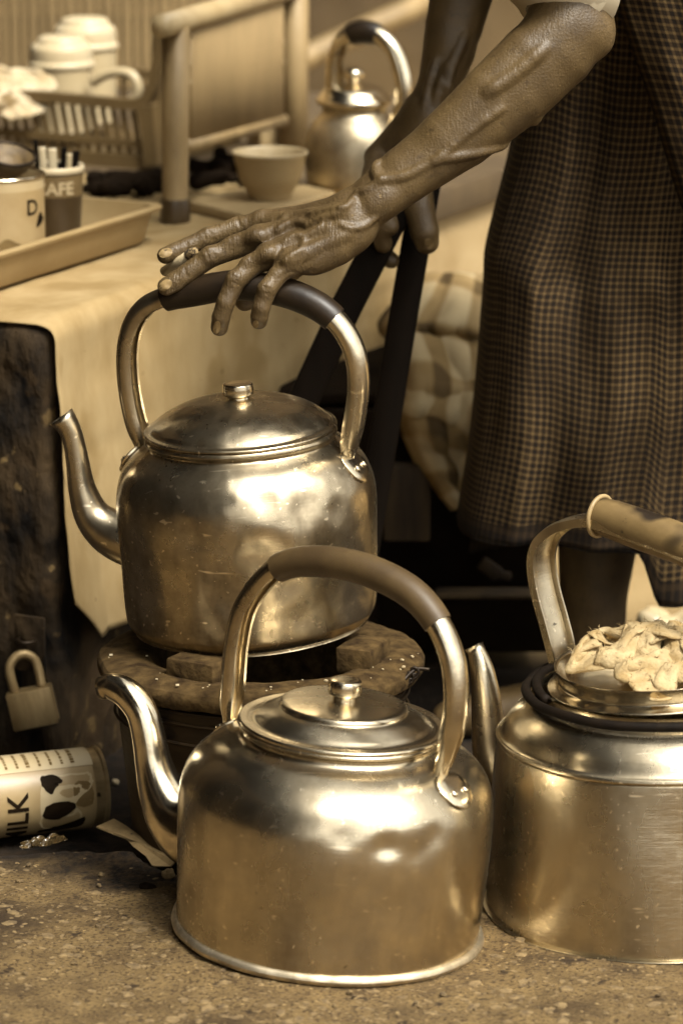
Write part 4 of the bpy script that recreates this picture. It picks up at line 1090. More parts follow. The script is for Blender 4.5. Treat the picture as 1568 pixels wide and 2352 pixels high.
# ---- slatted cane screen behind the basket
sy = 4.62
scn = thing('slat_screen', 'upright slatted cane screen behind the basket and mugs at top left', 'screen', (at(180, 330, sy).x, sy, TZ))
zt_, zb_ = at(180, -40, sy).z, TZ
for k in range(34):
    x = -50 + 21.5 * k; p = at(x, 100, sy)
    mesh_obj('slat', *box((p.x, sy + (.002 if k % 2 else -.002), (zt_ + zb_) / 2), (.0086, .004, zt_ - zb_), None, .001), M['reed'], scn, smooth=False)
for y_ in (26, 250): 
    p = at(300, y_, sy); mesh_obj('cross_slat', *box((p.x, sy + .008, p.z), (.40, .006, .014), None, .001), M['reed'], scn, smooth=False)
mesh_obj('screen_backing', *box((at(300, 100, sy).x, sy + .02, (zt_ + zb_) / 2), (.42, .004, zt_ - zb_)), M['cup_brown'], scn, smooth=False)

# ---- tea bowl on a board, dark bundle, carton
bc = [on_z(432, 484, TZ + .003), on_z(566, 520, TZ + .003), on_z(770, 462, TZ + .003), on_z(640, 432, TZ + .003)]
v = bc + [p + ZZ * .010 for p in bc]
bd = mesh_obj('wooden_board', v, [(3, 2, 1, 0), (4, 5, 6, 7), (0, 1, 5, 4), (1, 2, 6, 5), (2, 3, 7, 6), (3, 0, 4, 7)], mat('board', .58, .68, 30, .6, stretch=(.3, 1, 1)), smooth=False, loc=bc[0])
bvm = bd.modifiers.new('b', 'BEVEL'); bvm.width = .002; bvm.segments = 2
_apply(bd, 'flat pale wooden board under the tea bowl', 'board')
c = on_z(620, 456, TZ + .0132); s = mpp(c)
r1, r0 = 86 * s, 46 * s; hb = 108 * s * 1.01
tb = thing('tea_bowl', 'small pale tea bowl with a rolled rim on the wooden board', 'bowl', c)
mesh_obj('bowl_wall', *lathe(resample([(0, .003), (r0 * .8, .003), (r0 * .85, 0, 1), (r0, .0005), (r0 * 1.12, .006), (r1 * .80, hb * .40), (r1 * .93, hb * .78), (r1 * .975, hb * .95)], 5), 64), M['plastic'], tb, local=True)
mesh_obj('bowl_rim', *lathe(resample([(r1 * .975, hb * .94), (r1 * 1.01, hb * .975), (r1 * 1.0, hb * 1.0), (r1 * .95, hb * .995), (r1 * .90, hb * .90), (r1 * .72, hb * .42), (r0 * .8, hb * .14), (0, hb * .1)], 5), 64), M['cream'], tb, local=True)
segs = []
rr1 = random.Random(3)
for k in range(26):
    x, y = rr1.uniform(452, 640), rr1.uniform(366, 420); p = on_z(x, y, TZ + rr1.uniform(.006, .022)); d = Vector((rr1.uniform(-.03, .03), rr1.uniform(-.02, .02), rr1.uniform(-.004, .008)))
    segs.append((p, p + d, rr1.uniform(.005, .010), rr1.uniform(.004, .008)))
lo_, hi_ = bb(segs)
_apply(mesh_obj('bundle_and_shade', *lumps(segs, lo_, hi_, .0022, .003), M['crate'], loc=on_z(540, 400, TZ)), 'dark crumpled bundle on the table behind the tea bowl', 'bundle')
segs = []  # dark lumps added in place of the basket's shadow
for k in range(22):
    x, y = rr1.uniform(205, 345), rr1.uniform(404, 440); p = on_z(x, y, TZ + rr1.uniform(.006, .014)); d = Vector((rr1.uniform(-.03, .03), rr1.uniform(-.02, .02), rr1.uniform(-.004, .006)))
    segs.append((p, p + d, rr1.uniform(.006, .010), rr1.uniform(.005, .008)))
lo_, hi_ = bb(segs)
_apply(mesh_obj('bundle_and_shade', *lumps(segs, lo_, hi_, .0022, .003), M['crate'], loc=on_z(270, 420, TZ)), 'dark lumps standing in for the shadow under the front of the basket', 'bundle')
cp = on_z(612, 338, TZ); s = mpp(cp)
_apply(mesh_obj('carton', *box(cp + ZZ * (26 * s), (62 * s, .05, 52 * s), Matrix.Rotation(R(18), 3, 'Z'), .003), M['plastic'], smooth=40, loc=cp), 'small pale carton below the reed panel behind the tea bowl', 'carton')

# ================================================================== crate, checked cloth, wooden bars
def front_box(x0, y0, x1, y1, Y, depth, m_, name, parent, bev=.003, rz=0):
    a, b_ = at(x0, y1, Y), at(x1, y0, Y); c = (a + b_) / 2; c = Vector((c.x, Y + depth / 2, c.z))
    return mesh_obj(name, *box(c, (abs(b_.x - a.x), depth, abs(b_.z - a.z)), Matrix.Rotation(R(rz), 3, 'Z'), bev), m_, parent, smooth=40)
YC = 3.47
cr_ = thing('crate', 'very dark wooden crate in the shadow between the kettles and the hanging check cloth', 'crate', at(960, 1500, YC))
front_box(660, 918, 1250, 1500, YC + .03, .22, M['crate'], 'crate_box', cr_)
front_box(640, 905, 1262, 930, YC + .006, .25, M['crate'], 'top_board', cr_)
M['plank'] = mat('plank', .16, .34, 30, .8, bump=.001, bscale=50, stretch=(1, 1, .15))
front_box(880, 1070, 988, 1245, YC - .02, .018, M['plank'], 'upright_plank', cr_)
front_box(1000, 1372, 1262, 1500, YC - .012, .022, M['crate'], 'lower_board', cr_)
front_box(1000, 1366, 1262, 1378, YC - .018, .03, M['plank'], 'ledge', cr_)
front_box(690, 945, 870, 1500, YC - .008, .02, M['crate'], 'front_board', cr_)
bc_ = at(1132, 1236, YC + .024)
mesh_obj('washer', *(place(lathe([(.006, -.002), (.0105, -.002), (.0105, .001), (.006, .001), (.006, -.002)], 28)[0], Matrix.Translation(bc_) @ Matrix.Rotation(R(90), 4, 'X')), lathe([(.006, -.002), (.0105, -.002), (.0105, .001), (.006, .001), (.006, -.002)], 28)[1]), M['plank'], cr_, smooth=40)
mesh_obj('latch', *box(at(1124, 1306, YC + .022), (.022, .006, .014), Matrix.Rotation(R(35), 3, 'Y'), .002), M['plank'], cr_, smooth=40)
mesh_obj('latch', *box(at(1150, 1320, YC + .022), (.020, .006, .008), Matrix.Rotation(R(10), 3, 'Y'), .002), M['plank'], cr_, smooth=40)

# checked cloth, a folded heap hanging over the crate's far end
M['big_check'] = check_mat('big_check', .32, .80, 3, 4.6, .56, cross_g=.60, bump=.0008)
rows_ = [  # left px, right px, y, depth
    (960, 1130, 640, 3.72), (930, 1140, 672, 3.66), (905, 1145, 705, 3.60), (868, 1150, 752, 3.55), (885, 1150, 782, 3.54), (915, 1150, 830, 3.52), (930, 1150, 880, 3.49),
    (934, 1150, 915, 3.455), (922, 1150, 950, 3.435), (926, 1145, 985, 3.43), (948, 1140, 1030, 3.43), (978, 1130, 1080, 3.428), (1012, 1120, 1125, 3.426), (1044, 1112, 1165, 3.424)]
rs = spline(rows_, 6); nu = 46; v = []; uvs = []
for j, (xl, xr, y, Y) in enumerate(rs):
    for i in range(nu):
        u = i / (nu - 1); x = xl + (xr - xl) * u
        dep = .016 * noise.noise(Vector((u * 2.6 + j * .03, j * .07, 1))) + .009 * noise.noise(Vector((u * 6, j * .14, 6))) + .05 * (u - .5) * 0
        edge_ = .035 * (1 - sstep(u / .16))
        v.append(at(x, y + 9 * noise.noise(Vector((u * 3, j * .1, 8))), Y + dep + edge_)); uvs.append((u * .8 + .06 * j / len(rs), j / len(rs) - .10 * u + .05 * noise.noise(Vector((u * 3, j * .08, 2)))))
ck = mesh_obj('check_cloth', v, grid_faces(nu, len(rs)), M['big_check'], uv=uvs, loc=at(1040, 1000, 3.56))
_apply(ck, 'large-checked pale and brown cloth hanging in folds left of the wrap skirt', 'cloth'); solid(ck, .006, -1)

# two dark bars joined at the top, held by the far hand
wb = thing('wooden_tongs', 'pair of long dark wooden bars spreading downward behind the kettle handle, held at the top', 'tongs', at(840, 1180, 3.25))
def bar(px_, Y0, Y1, w, name='bar'):
    n_ = len(px_); P = [at(q[0], q[1], Y0 + (Y1 - Y0) * i / (n_ - 1)) for i, q in enumerate(px_)]
    k = w; mesh_obj(name, *sweep(P, [(-k, -.006), (-k * .8, -.008), (k * .8, -.008), (k, -.006), (k, .006), (k * .8, .008), (-k * .8, .008), (-k, .006)], Vector((1, 0, .25))), M['dark_wood'], wb, smooth=40)
bar([(958, 388), (900, 500), (795, 705), (715, 880), (640, 1050)], 3.235, 3.22, .0135)
bar([(985, 388), (968, 480), (930, 700), (888, 960), (842, 1240), (815, 1420)], 3.262, 3.25, .0125)
mesh_obj('hinge_pin', *tube([at(968, 400, 3.22), at(972, 402, 3.285)], .004, 10), M['wire'], wb)

# ================================================================== the person: one body, with clothes
sk = bpy.data.materials.new('skin'); sk.use_nodes = True
n, l = sk.node_tree.nodes, sk.node_tree.links; b = n['Principled BSDF']; tc = n.new('ShaderNodeTexCoord')
base = ramp_(nz_(30, 6), .3, .7, sep(.27), sep(.37))
base = mix_(ramp_(nz_(160, 4), .58, .72, W0, W1), base, sep(.26))
base = mix_(ramp_(nz_(330, 2), .70, .76, W0, W1), base, sep(.50))
l.new(base, b.inputs['Base Color']); b.inputs['Roughness'].default_value = .47; b.inputs['Specular IOR Level'].default_value = .42
b1 = n.new('ShaderNodeBump'); b1.inputs['Distance'].default_value = .00035; b1.inputs['Strength'].default_value = .6; l.new(nz_(420, 4, (1, 1, 2.2)), b1.inputs['Height'])
vo = n.new('ShaderNodeTexVoronoi'); vo.inputs['Scale'].default_value = 520; l.new(tc.outputs['Object'], vo.inputs[0])
b2 = n.new('ShaderNodeBump'); b2.inputs['Distance'].default_value = .0002; l.new(vo.outputs[0], b2.inputs['Height']); l.new(b1.outputs[0], b2.inputs['Normal']); mpw = n.new('ShaderNodeMapping'); mpw.inputs['Rotation'].default_value = (0, R(-24), 0); mpw.inputs['Scale'].default_value = (1, .22, .22); l.new(tc.outputs['Object'], mpw.inputs[0])
wz = n.new('ShaderNodeTexNoise'); wz.inputs['Scale'].default_value = 520; wz.inputs['Detail'].default_value = 3; wz.inputs['Distortion'].default_value = .6; l.new(mpw.outputs[0], wz.inputs[0])
b3 = n.new('ShaderNodeBump'); b3.inputs['Distance'].default_value = .0008; sx_ = n.new('ShaderNodeSeparateXYZ'); l.new(tc.outputs['Object'], sx_.inputs[0]); mrx = n.new('ShaderNodeMapRange'); mrx.inputs[1].default_value = -.30; mrx.inputs[2].default_value = -.22; mrx.inputs[3].default_value = 1.0; mrx.inputs[4].default_value = .36; l.new(sx_.outputs[0], mrx.inputs[0]); l.new(mrx.outputs[0], b3.inputs['Strength']); l.new(wz.outputs[0], b3.inputs['Height']); l.new(b2.outputs[0], b3.inputs['Normal']); l.new(b3.outputs[0], b.inputs['Normal'])
M['skin'] = sk

def q3(x, y, Y, r): return (np.array(at(x, y, Y)), r)
bodyV, bodyF = [], []
def add_body(F1, it=1):
    V_, F2 = F1.mesh(); V_ = smooth_mesh(V_, F2, it); o = sum(len(p) for p in bodyV); bodyV.append(V_); bodyF.append(F2 + o)

# ---- near arm and hand (fine)
lo, hi = np.array(at(330, 800, 2.88)), np.array(at(1440, -60, 3.06))
fa_ = Field((lo[0], 2.875, lo[2] - .01), (hi[0], 3.06, at(1000, -60, 2.96).z), .0011, .02)
mm = .001
# forearm, wrist, elbow, start of the upper arm
fa_.chain([q3(822, 490, 2.946, 19.5 * mm), q3(862, 452, 2.947, 19 * mm), q3(930, 398, 2.950, 21.5 * mm), q3(1060, 308, 2.957, 26.5 * mm), q3(1180, 206, 2.965, 30.5 * mm), q3(1275, 112, 2.972, 32 * mm), q3(1318, 64, 2.975, 29 * mm)], .012)
fa_.chain([q3(1318, 64, 2.975, 27 * mm), q3(1362, 84, 2.972, 11.5 * mm)], .012)
fa_.chain([q3(1358, -60, 2.980, 12 * mm), q3(1368, 20, 2.975, 9 * mm), q3(1375, 70, 2.973, 7 * mm), q3(1374, 94, 2.972, 7 * mm)], .012)
fa_.chain([q3(1312, 60, 2.975, 27 * mm), q3(1294, -30, 2.985, 32 * mm), q3(1292, -120, 2.99, 33 * mm)], .012)
# ulna side ridge and a groove between the forearm muscles
fa_.chain([q3(880, 458, 2.938, 12 * mm), q3(1000, 374, 2.942, 13 * mm), q3(1120, 280, 2.950, 15 * mm), q3(1230, 192, 2.958, 14 * mm)], .014)
fa_.chain([q3(858, 470, 2.932, 9 * mm), q3(880, 456, 2.932, 8 * mm)], .012)         # ulnar head
fa_.chain([q3(1020, 300, 2.945, 12 * mm), q3(1120, 205, 2.948, 17 * mm), q3(1210, 120, 2.955, 18 * mm), q3(1270, 70, 2.962, 16 * mm)], .016)   # long muscle of the forearm
# palm: metacarpals from the wrist
fa_.chain([q3(800, 488, 2.952, 16 * mm), q3(700, 504, 2.972, 12 * mm), q3(606, 514, 2.984, 10.8 * mm)], .010)
fa_.chain([q3(800, 498, 2.942, 16 * mm), q3(700, 530, 2.956, 12.5 * mm), q3(596, 548, 2.956, 11.2 * mm)], .010)
fa_.chain([q3(800, 515, 2.936, 16 * mm), q3(708, 560, 2.938, 12.5 * mm), q3(618, 588, 2.932, 10.8 * mm)], .010)
fa_.chain([q3(802, 535, 2.934, 15 * mm), q3(738, 578, 2.928, 12.5 * mm), q3(666, 604, 2.917, 10.4 * mm)], .010)
fa_.chain([q3(812, 520, 2.938, 15 * mm), q3(770, 565, 2.930, 14 * mm), q3(722, 592, 2.926, 12 * mm)], .012)
# palm underside (heel of the hand)
fa_.chain([q3(790, 530, 2.955, 15 * mm), q3(700, 570, 2.958, 12 * mm)], .012)
K = .0045
fing = {
 'index': [q3(606, 512, 2.984, 9.78 * mm), q3(545, 521, 2.986, 8.18 * mm), q3(480, 545, 2.984, 7.90 * mm), q3(430, 566, 2.979, 7.05 * mm), q3(402, 578, 2.977, 7.05 * mm), q3(380, 587, 2.975, 6.77 * mm)],
 'middle': [q3(596, 548, 2.956, 9.96 * mm), q3(540, 570, 2.954, 8.55 * mm), q3(484, 590, 2.951, 8.46 * mm), q3(428, 629, 2.947, 7.80 * mm), q3(405, 645, 2.946, 7.80 * mm), q3(383, 658, 2.945, 7.43 * mm)],
 'ring': [q3(618, 588, 2.932, 9.59 * mm), q3(578, 612, 2.927, 7.90 * mm), q3(541, 645, 2.921, 8.18 * mm), q3(519, 694, 2.916, 7.33 * mm), q3(508, 728, 2.918, 7.24 * mm), q3(504, 752, 2.922, 6.96 * mm)],
 'little': [q3(666, 604, 2.917, 9.21 * mm), q3(638, 632, 2.912, 7.52 * mm), q3(612, 668, 2.908, 7.71 * mm), q3(600, 706, 2.906, 7.14 * mm), q3(596, 725, 2.908, 7.05 * mm), q3(595, 737, 2.911, 6.77 * mm)]}
hand_only = []
for nm, ch in fing.items():
    F2_ = Field(fa_.lo, fa_.lo + (fa_.n - 1) * fa_.h, fa_.h, .02) if False else None
    fa_.chain(ch, K)
# knuckle pads
for x, y, Y, r in ((478, 540, 2.980, 5.0), (482, 584, 2.946, 5.5), (539, 639, 2.916, 5.2), (611, 662, 2.903, 4.8), (600, 503, 2.981, 6), (590, 541, 2.949, 6.2), (614, 578, 2.926, 6), (664, 594, 2.913, 5.6)):
    p = q3(x, y, Y, r * mm); fa_.cone(p[0], p[0], p[1], p[1], .006)
# thumb, under the grip
fa_.chain([q3(740, 560, 2.966, 13 * mm), q3(668, 612, 2.975, 11 * mm), q3(610, 668, 2.974, 9 * mm), q3(562, 692, 2.968, 8 * mm)], .006)
# webs between the fingers stay open: carve thin slots
def carve(a, b_, r=.0012): fa_.cone(at(*a), at(*b_), r, r, .0015, 'sub')
# tendons and veins that stand out on the thin arm
Y0, Y1 = 2.88, 3.05
T = lambda pts, r, k, s_=.35: fa_.draw(pts, r * mm, k * mm, Y0, Y1, s_)
T([(612, 508), (680, 496), (750, 486), (810, 470)], 2.2, 6, 1.0)
T([(602, 540), (660, 520), (730, 506), (800, 486)], 2.4, 6, .8)
T([(520, 560), (566, 545), (602, 540)], 2.4, 6, .8)
T([(622, 578), (690, 548), (770, 520)], 2.0, 6, 1.0)
T([(560, 604), (600, 588), (622, 578)], 2.2, 6, .9)
T([(668, 596), (730, 566), (800, 536)], 2.0, 6, 1.0)
T([(636, 532), (654, 516), (688, 508), (712, 519), (738, 502), (769, 492), (800, 470), (822, 440)], 1.3, 3.2, .5)
T([(652, 556), (676, 541), (703, 541), (728, 527), (752, 505)], 1.15, 3.2, .5)
T([(650, 603), (671, 585), (693, 572), (700, 548)], 1.15, 3.2, .5)
T([(780, 514), (804, 524), (835, 519), (862, 500)], 1.3, 3.2, .5)
T([(707, 492), (751, 482), (795, 474)], 1.1, 3.2, .5)
T([(868, 372), (862, 392), (876, 411), (928, 404), (1000, 369), (1058, 359), (1130, 344), (1190, 318), (1236, 276)], 1.5, 5, .5)
T([(876, 411), (850, 432), (822, 440)], 1.4, 4, .5)
T([(1000, 368), (1080, 300), (1150, 250)], 1.4, 5, .9)
T([(1120, 210), (1180, 170), (1250, 110)], 2.0, 7, .8)
# creases across the knuckles
Cr = lambda pts, r=.55: fa_.draw(pts, r * mm, 1.2 * mm, Y0, Y1, -.45, op='sub')
for x, y in ((480, 541), (486, 584)):
    for k in (-9, 0, 8): Cr([(x + k - 6, y - 12), (x + k, y), (x + k + 4, y + 12)])
for x, y in ((430, 566), (428, 628)): Cr([(x - 4, y - 10), (x, y), (x + 3, y + 10)])
for k in (-8, 0, 8): Cr([(528, 640 + k), (540, 643 + k), (552, 650 + k)])
for k in (-7, 0, 7): Cr([(600, 664 + k), (612, 668 + k), (624, 674 + k)])
Cr([(548, 488), (546, 505), (552, 520)], .8); Cr([(640, 640), (668, 624), (690, 632)], .6)
for k in range(4): Cr([(690 + k * 9, 636 - k * 4), (694 + k * 9, 618 - k * 4), (702 + k * 9, 600 - k * 4)], .45)
add_body(fa_, 3)

# ---- nails: shells lifted from the fingertips
def nail(x, y, ang, L, W, F1, sink=.0002):
    """a small curved plate laid on the surface as seen; ang = picture direction toward the tip"""
    dx, dy = math.cos(ang), math.sin(ang); v = []; N = 7
    for j in range(N):
        for i in range(N):
            a, c = (i / (N - 1) * 2 - 1), (j / (N - 1) * 2 - 1)
            w = W * (1 - .10 * a * a) * (1.0 if abs(a) < .9 else .8)
            px_, py_ = x + dx * L * a * math.sqrt(max(0, 1 - .35 * c * c)) - dy * w * c * math.sqrt(max(0, 1 - .25 * a * a)), y + dy * L * a * math.sqrt(max(0, 1 - .35 * c * c)) + dx * w * c * math.sqrt(max(0, 1 - .25 * a * a))
            h = F1.hit(px_, py_, Y0, Y1 + .2)
            if h is None: h = np.array(at(x, y, 2.95))
            v.append(Vector(h) - ray(px_, py_).normalized() * .0006)
    return v, grid_faces(N, N)
nails = [nail(381, 581, math.pi * .90, 16, 10.5, fa_), nail(380, 655, math.pi * .80, 17, 11, fa_), nail(498, 752, math.pi * .56, 15, 8.5, fa_), nail(587, 745, math.pi * .56, 9, 7, fa_)]

# ---- far arm and hand
fb = Field((at(780, 0, 3.2).x, 3.19, at(900, 640, 3.3).z), (at(1250, 0, 3.5).x, 3.46, at(900, -420, 3.34).z), .0018, .03)
fb.chain([q3(985, 252, 3.275, 18 * mm), q3(1010, 190, 3.28, 19 * mm), q3(1042, 60, 3.30, 25 * mm), q3(1080, -100, 3.32, 30 * mm), q3(1120, -300, 3.35, 31 * mm), q3(1150, -400, 3.36, 30 * mm)], .012)
fb.chain([q3(990, 250, 3.262, 15 * mm), q3(1015, 200, 3.262, 12 * mm), q3(1040, 120, 3.28, 16 * mm)], .012)
for a_, b_ in (((965, 265, 3.275), (868, 362, 3.27)), ((972, 275, 3.265), (892, 395, 3.255)), ((982, 282, 3.258), (925, 420, 3.245)), ((992, 282, 3.262), (955, 430, 3.245))):
    fb.chain([q3(*a_, 16 * mm), q3(*b_, 12 * mm)], .012)
fb.chain([q3(868, 362, 3.268, 11 * mm), q3(850, 420, 3.21, 9 * mm), q3(868, 500, 3.205, 8.5 * mm), q3(880, 560, 3.215, 8 * mm)], .004)
fb.chain([q3(892, 395, 3.255, 11 * mm), q3(880, 470, 3.212, 9 * mm), q3(895, 520, 3.207, 8 * mm)], .004)
fb.chain([q3(848, 560, 3.252, 9 * mm), q3(880, 586, 3.25, 8.6 * mm), q3(898, 598, 3.248, 7.4 * mm)], .004)        # a fingertip round the first bar
fb.chain([q3(930, 430, 3.246, 12 * mm), q3(905, 480, 3.25, 10 * mm), q3(860, 555, 3.255, 9 * mm)], .006)
fb.chain([q3(955, 420, 3.238, 14 * mm), q3(962, 480, 3.228, 13.2 * mm), q3(974, 530, 3.224, 12.6 * mm), q3(980, 556, 3.226, 10.6 * mm)], .006)  # thumb over the second bar
fb.draw([(1000, 236), (1010, 200), (1030, 150)], 2.6 * mm, 5 * mm, 3.19, 3.4, .4); fb.draw([(1030, 228), (1028, 190), (1046, 130), (1070, 80)], 2.4 * mm, 5 * mm, 3.19, 3.4, .4)
fb.draw([(975, 240), (985, 190), (1000, 140)], 2.0 * mm, 5 * mm, 3.19, 3.4, .4)
add_body(fb, 1)
far_nail = nail(985, 560, math.pi * .40, 13, 10, fb)

# ---- trunk, head, legs (coarse; mostly above the frame or under cloth)
fc = Field((-.22, 2.86, -.04), (.62, 3.70, 1.34), .0065, .05)
c3 = lambda x, y, z, r: (np.array((x, y, z)), r)
SL, SR = (.215, 3.08, .93), (.16, 3.44, .98)
fc.chain([c3(*at(1294, -20, 2.985), .034), c3(*at(1292, -120, 2.99), .036), c3(*SL, .045)], .02)
fc.chain([c3(*at(1150, -380, 3.36), .032), c3(*SR, .045)], .02)
fc.chain([c3(.29, 3.31, .80, .085), c3(.28, 3.30, .90, .095), c3(.20, 3.27, .99, .115)], .06)
fc.chain([c3(.29, 3.28, .78, .075), c3(.29, 3.34, .78, .075)], .05)
fc.chain([c3(*SL, .055), c3(.18, 3.26, 1.0, .09), c3(*SR, .055)], .05)
fc.chain([c3(.15, 3.26, 1.03, .05), c3(.09, 3.26, 1.09, .047)], .03)
fc.chain([c3(.075, 3.26, 1.13, .078), c3(.045, 3.26, 1.17, .082), c3(.02, 3.26, 1.12, .062), c3(.0, 3.26, 1.085, .04)], .04)      # skull to jaw
fc.chain([c3(-.045, 3.26, 1.135, .010), c3(-.062, 3.26, 1.115, .011)], .012)                                             # nose
for yy in (3.185, 3.335): fc.chain([c3(.055, yy, 1.135, .012), c3(.06, yy, 1.115, .010)], .008)                        # ears
for yy in (3.232, 3.288): fc.chain([c3(-.038, yy, 1.15, .012), c3(-.036, yy, 1.15, .011)], .004, op='sub')
fc.chain([c3(-.03, 3.235, 1.088, .005), c3(-.03, 3.285, 1.088, .005)], .004)
LEG = at(1362, 1330, 3.30)
fc.chain([c3(.27, 3.28, .74, .072), c3(.25, 3.28, .44, .056), c3(LEG.x + .012, 3.31, .28, .052), c3(LEG.x, 3.30, .10, .031), c3(LEG.x, 3.305, .02, .030)], .02)
fc.chain([c3(.30, 3.34, .74, .072), c3(.30, 3.35, .44, .056), c3(.32, 3.36, .28, .048), c3(.35, 3.40, .09, .031), c3(.355, 3.405, .02, .03)], .02)
for fx, fy in ((LEG.x, 3.305), (.355, 3.405)): fc.chain([c3(fx + .03, fy, -.005, .026), c3(fx - .06, fy - .01, -.008, .027), c3(fx - .13, fy - .012, -.014, .017)], .015)
add_body(fc, 2)
BV = np.concatenate(bodyV); BF = np.concatenate(bodyF)
pbase = Vector((.28, 3.38, -.03))
person = mesh_obj('person', [Vector(p) for p in BV], BF.tolist(), M['skin'], loc=pbase)
_apply(person, 'thin person in a checked wrap skirt bending in from the right, hand on the kettle', 'person')
for v, f in nails: mesh_obj('fingernail', v, f, M['nail'], person)
mesh_obj('thumbnail', *far_nail, mat('thumbnail', .34, .40, 60, .4), person)

# ---- wrap skirt
M['skirt'] = check_mat('skirt', .09, .37, 1, 1, .38, cross_g=.22)
M['skirt_light'] = M['skirt']
PER = .0064
def skirt_mesh(prof_px, nth, th0, th1, fold, Yc, dY, x_right=1790, hem=None, off=0):
    rows = spline(prof_px, 9); v = []; uvs = []
    acc = 0; prev = None
    for j, (xl, y) in enumerate(rows):
        for i in range(nth):
            th = th0 + (th1 - th0) * i / (nth - 1)          # 0 = left silhouette, 90 = nearest, 180 = right
            yy = y
            if hem: 
                k = max(0, (j - 18) / (len(rows) - 19)); yy = y + hem(th) * k ** 3
            L_ = at(xl, yy, Yc); Rr = at(x_right, yy, Yc); cx, hw = (L_.x + Rr.x) / 2, (Rr.x - L_.x) / 2
            fl = fold(th, max(0, (j - 18) / (len(rows) - 19)))
            rr = 1 + fl / max(hw, .01)
            ct, sn_ = math.cos(R(th)), math.sin(R(th)); v.append(Vector((cx - (hw + off) * math.copysign(abs(ct) ** .9, ct) * (1 + fl * .25 / max(hw, .01)), Yc - math.copysign(abs(sn_) ** .55, sn_) * dY - fl * max(sn_, 0) ** .5, L_.z)))
            uvs.append((i, j))
    # thread coordinates in metres
    V_ = np.array([list(p) for p in v]).reshape(len(rows), nth, 3)
    du_ = np.linalg.norm(np.diff(V_, axis=1), axis=2).mean(0); uu = np.concatenate([[0], np.cumsum(du_)])
    dv_ = np.linalg.norm(np.diff(V_, axis=0), axis=2); vv = np.concatenate([np.zeros((1, nth)), np.cumsum(dv_, 0)])
    uv = [(uu[i] / PER + .02 * j + 1.3 * noise.noise(Vector((i * .03, j * .045, 3))), (vv[j, i] * .35 + vv[j].mean() * .65) / PER + 1.5 * noise.noise(Vector((i * .028, j * .04, 11))) - 2.2 * math.exp(-((i - 62) / 16) ** 2)) for j in range(len(rows)) for i in range(nth)]
    return v, grid_faces(nth, len(rows)), uv
left = [(1235, -560), (1228, -320), (1215, -80), (1200, 120), (1176, 320), (1140, 470), (1114, 580), (1111, 660), (1101, 800), (1088, 930), (1072, 1060), (1052, 1198)]
def fold1(th, k):
    f_ = .005 * math.sin(R(th) * 7 + 2.5 * k) * (.4 + k) + .022 * noise.noise(Vector((th * .035, k * 2.2, 1))) + .009 * noise.noise(Vector((th * .09 + k * 3, k * 5 - th * .02, 8)))
    f_ -= .026 * math.exp(-((th - 66 + 10 * k) / 9) ** 2) * (1 - .55 * k)                    # a deep vertical pleat
    f_ += .010 * math.exp(-((th - 45) / 12) ** 2) * math.exp(-((k - .55) / .2) ** 2)
    f_ += .012 * math.exp(-((th - 88 + 8 * k) / 8) ** 2) * (1 - .3 * k)
    f_ *= .45 + .55 * sstep((th - 30) / 30)
    f_ += .003 * math.sin(k * 22 + th * .12)* math.exp(-((th - 75) / 25) ** 2)
    return f_
v, f, uv = skirt_mesh(left, 234, -25, 335, fold1, 3.30, .11, hem=lambda th: 118 * sstep((th - 92) / 7))
sk_o = mesh_obj('wrap_skirt', v, f, M['skirt'], person, uv=uv); solid(sk_o, .0012, 1)
sk_o.data.materials.append(check_mat('hem', .08, .19, 1, .4, .40, cross_g=.14))
nr_ = len(v) // 234
for k_, pol in enumerate(sk_o.data.polygons):
    if k_ // 233 >= nr_ - 4: pol.material_index = 1
# stitched hem along the lower edge
# overlapping front panel on the right
left2 = [(1385, -520), (1388, -300), (1398, -80), (1420, 20), (1452, 120), (1490, 230), (1522, 340), (1552, 440), (1590, 560), (1640, 760)]
def fold2(th, k): return .004 * math.sin(R(th) * 9 + 3 * k) + .006 * noise.noise(Vector((th * .05, k * 3, 4))) 
v2 = []; uv2 = []; rows2 = spline(left2, 8); nth = 60
for j, (xl, y) in enumerate(rows2):
    for i in range(nth):
        u = i / (nth - 1); x = xl + 330 * u
        Yd = 3.145 - .030 * math.sin(u * math.pi * .9) + .008 * math.sin(u * 17 + j * .05) * u + .004 * noise.noise(Vector((u * 5, j * .1, 2))) + .028 * (1 - sstep(u / .05))
        v2.append(at(x, y + 14 * u, Yd)); uv2.append((u * 330 * .000372 / PER, (j / len(rows2)) * 840 * .000372 / PER - u * 1.5 + .4 * u * j * .04))
pn = mesh_obj('skirt_overlap', v2, grid_faces(nth, len(rows2)), M['skirt'], person, uv=uv2, label='loose front panel of the checked wrap skirt, paler in the light'); solid(pn, .0014, 1)
# ---- shirt: sleeves and back
def sleeve(pts, r0, r1, name):
    P = [Vector(q) for q in spline([tuple(p) for p in pts], 8)]; N_ = len(P) - 1
    rr = [r0 + (r1 - r0) * (k / N_) ** 1.3 + .0022 * math.sin(k * 1.7) for k in range(N_ + 1)]
    o = mesh_obj(name, *tube(P, rr, 36, False), M['sleeve'], person); solid(o, .002, -1)
hemL = at(1295, -12, 2.984)
sleeve([hemL, at(1293, -70, 2.987), at(1292, -130, 2.99), SL], .0395, .074, 'sleeve'); sleeve([at(1135, -330, 3.355), Vector(SR).lerp(at(1135, -330, 3.355), .5), SR], .044, .070, 'sleeve')
fs = Field((-.02, 2.95, .70), (.62, 3.62, 1.12), .008, .05)
fs.chain([c3(.29, 3.31, .84, .112), c3(.275, 3.30, .91, .115), c3(.20, 3.27, .99, .128)], .06)
fs.chain([c3(*SL, .066), c3(.18, 3.26, 1.0, .10), c3(*SR, .066)], .05)
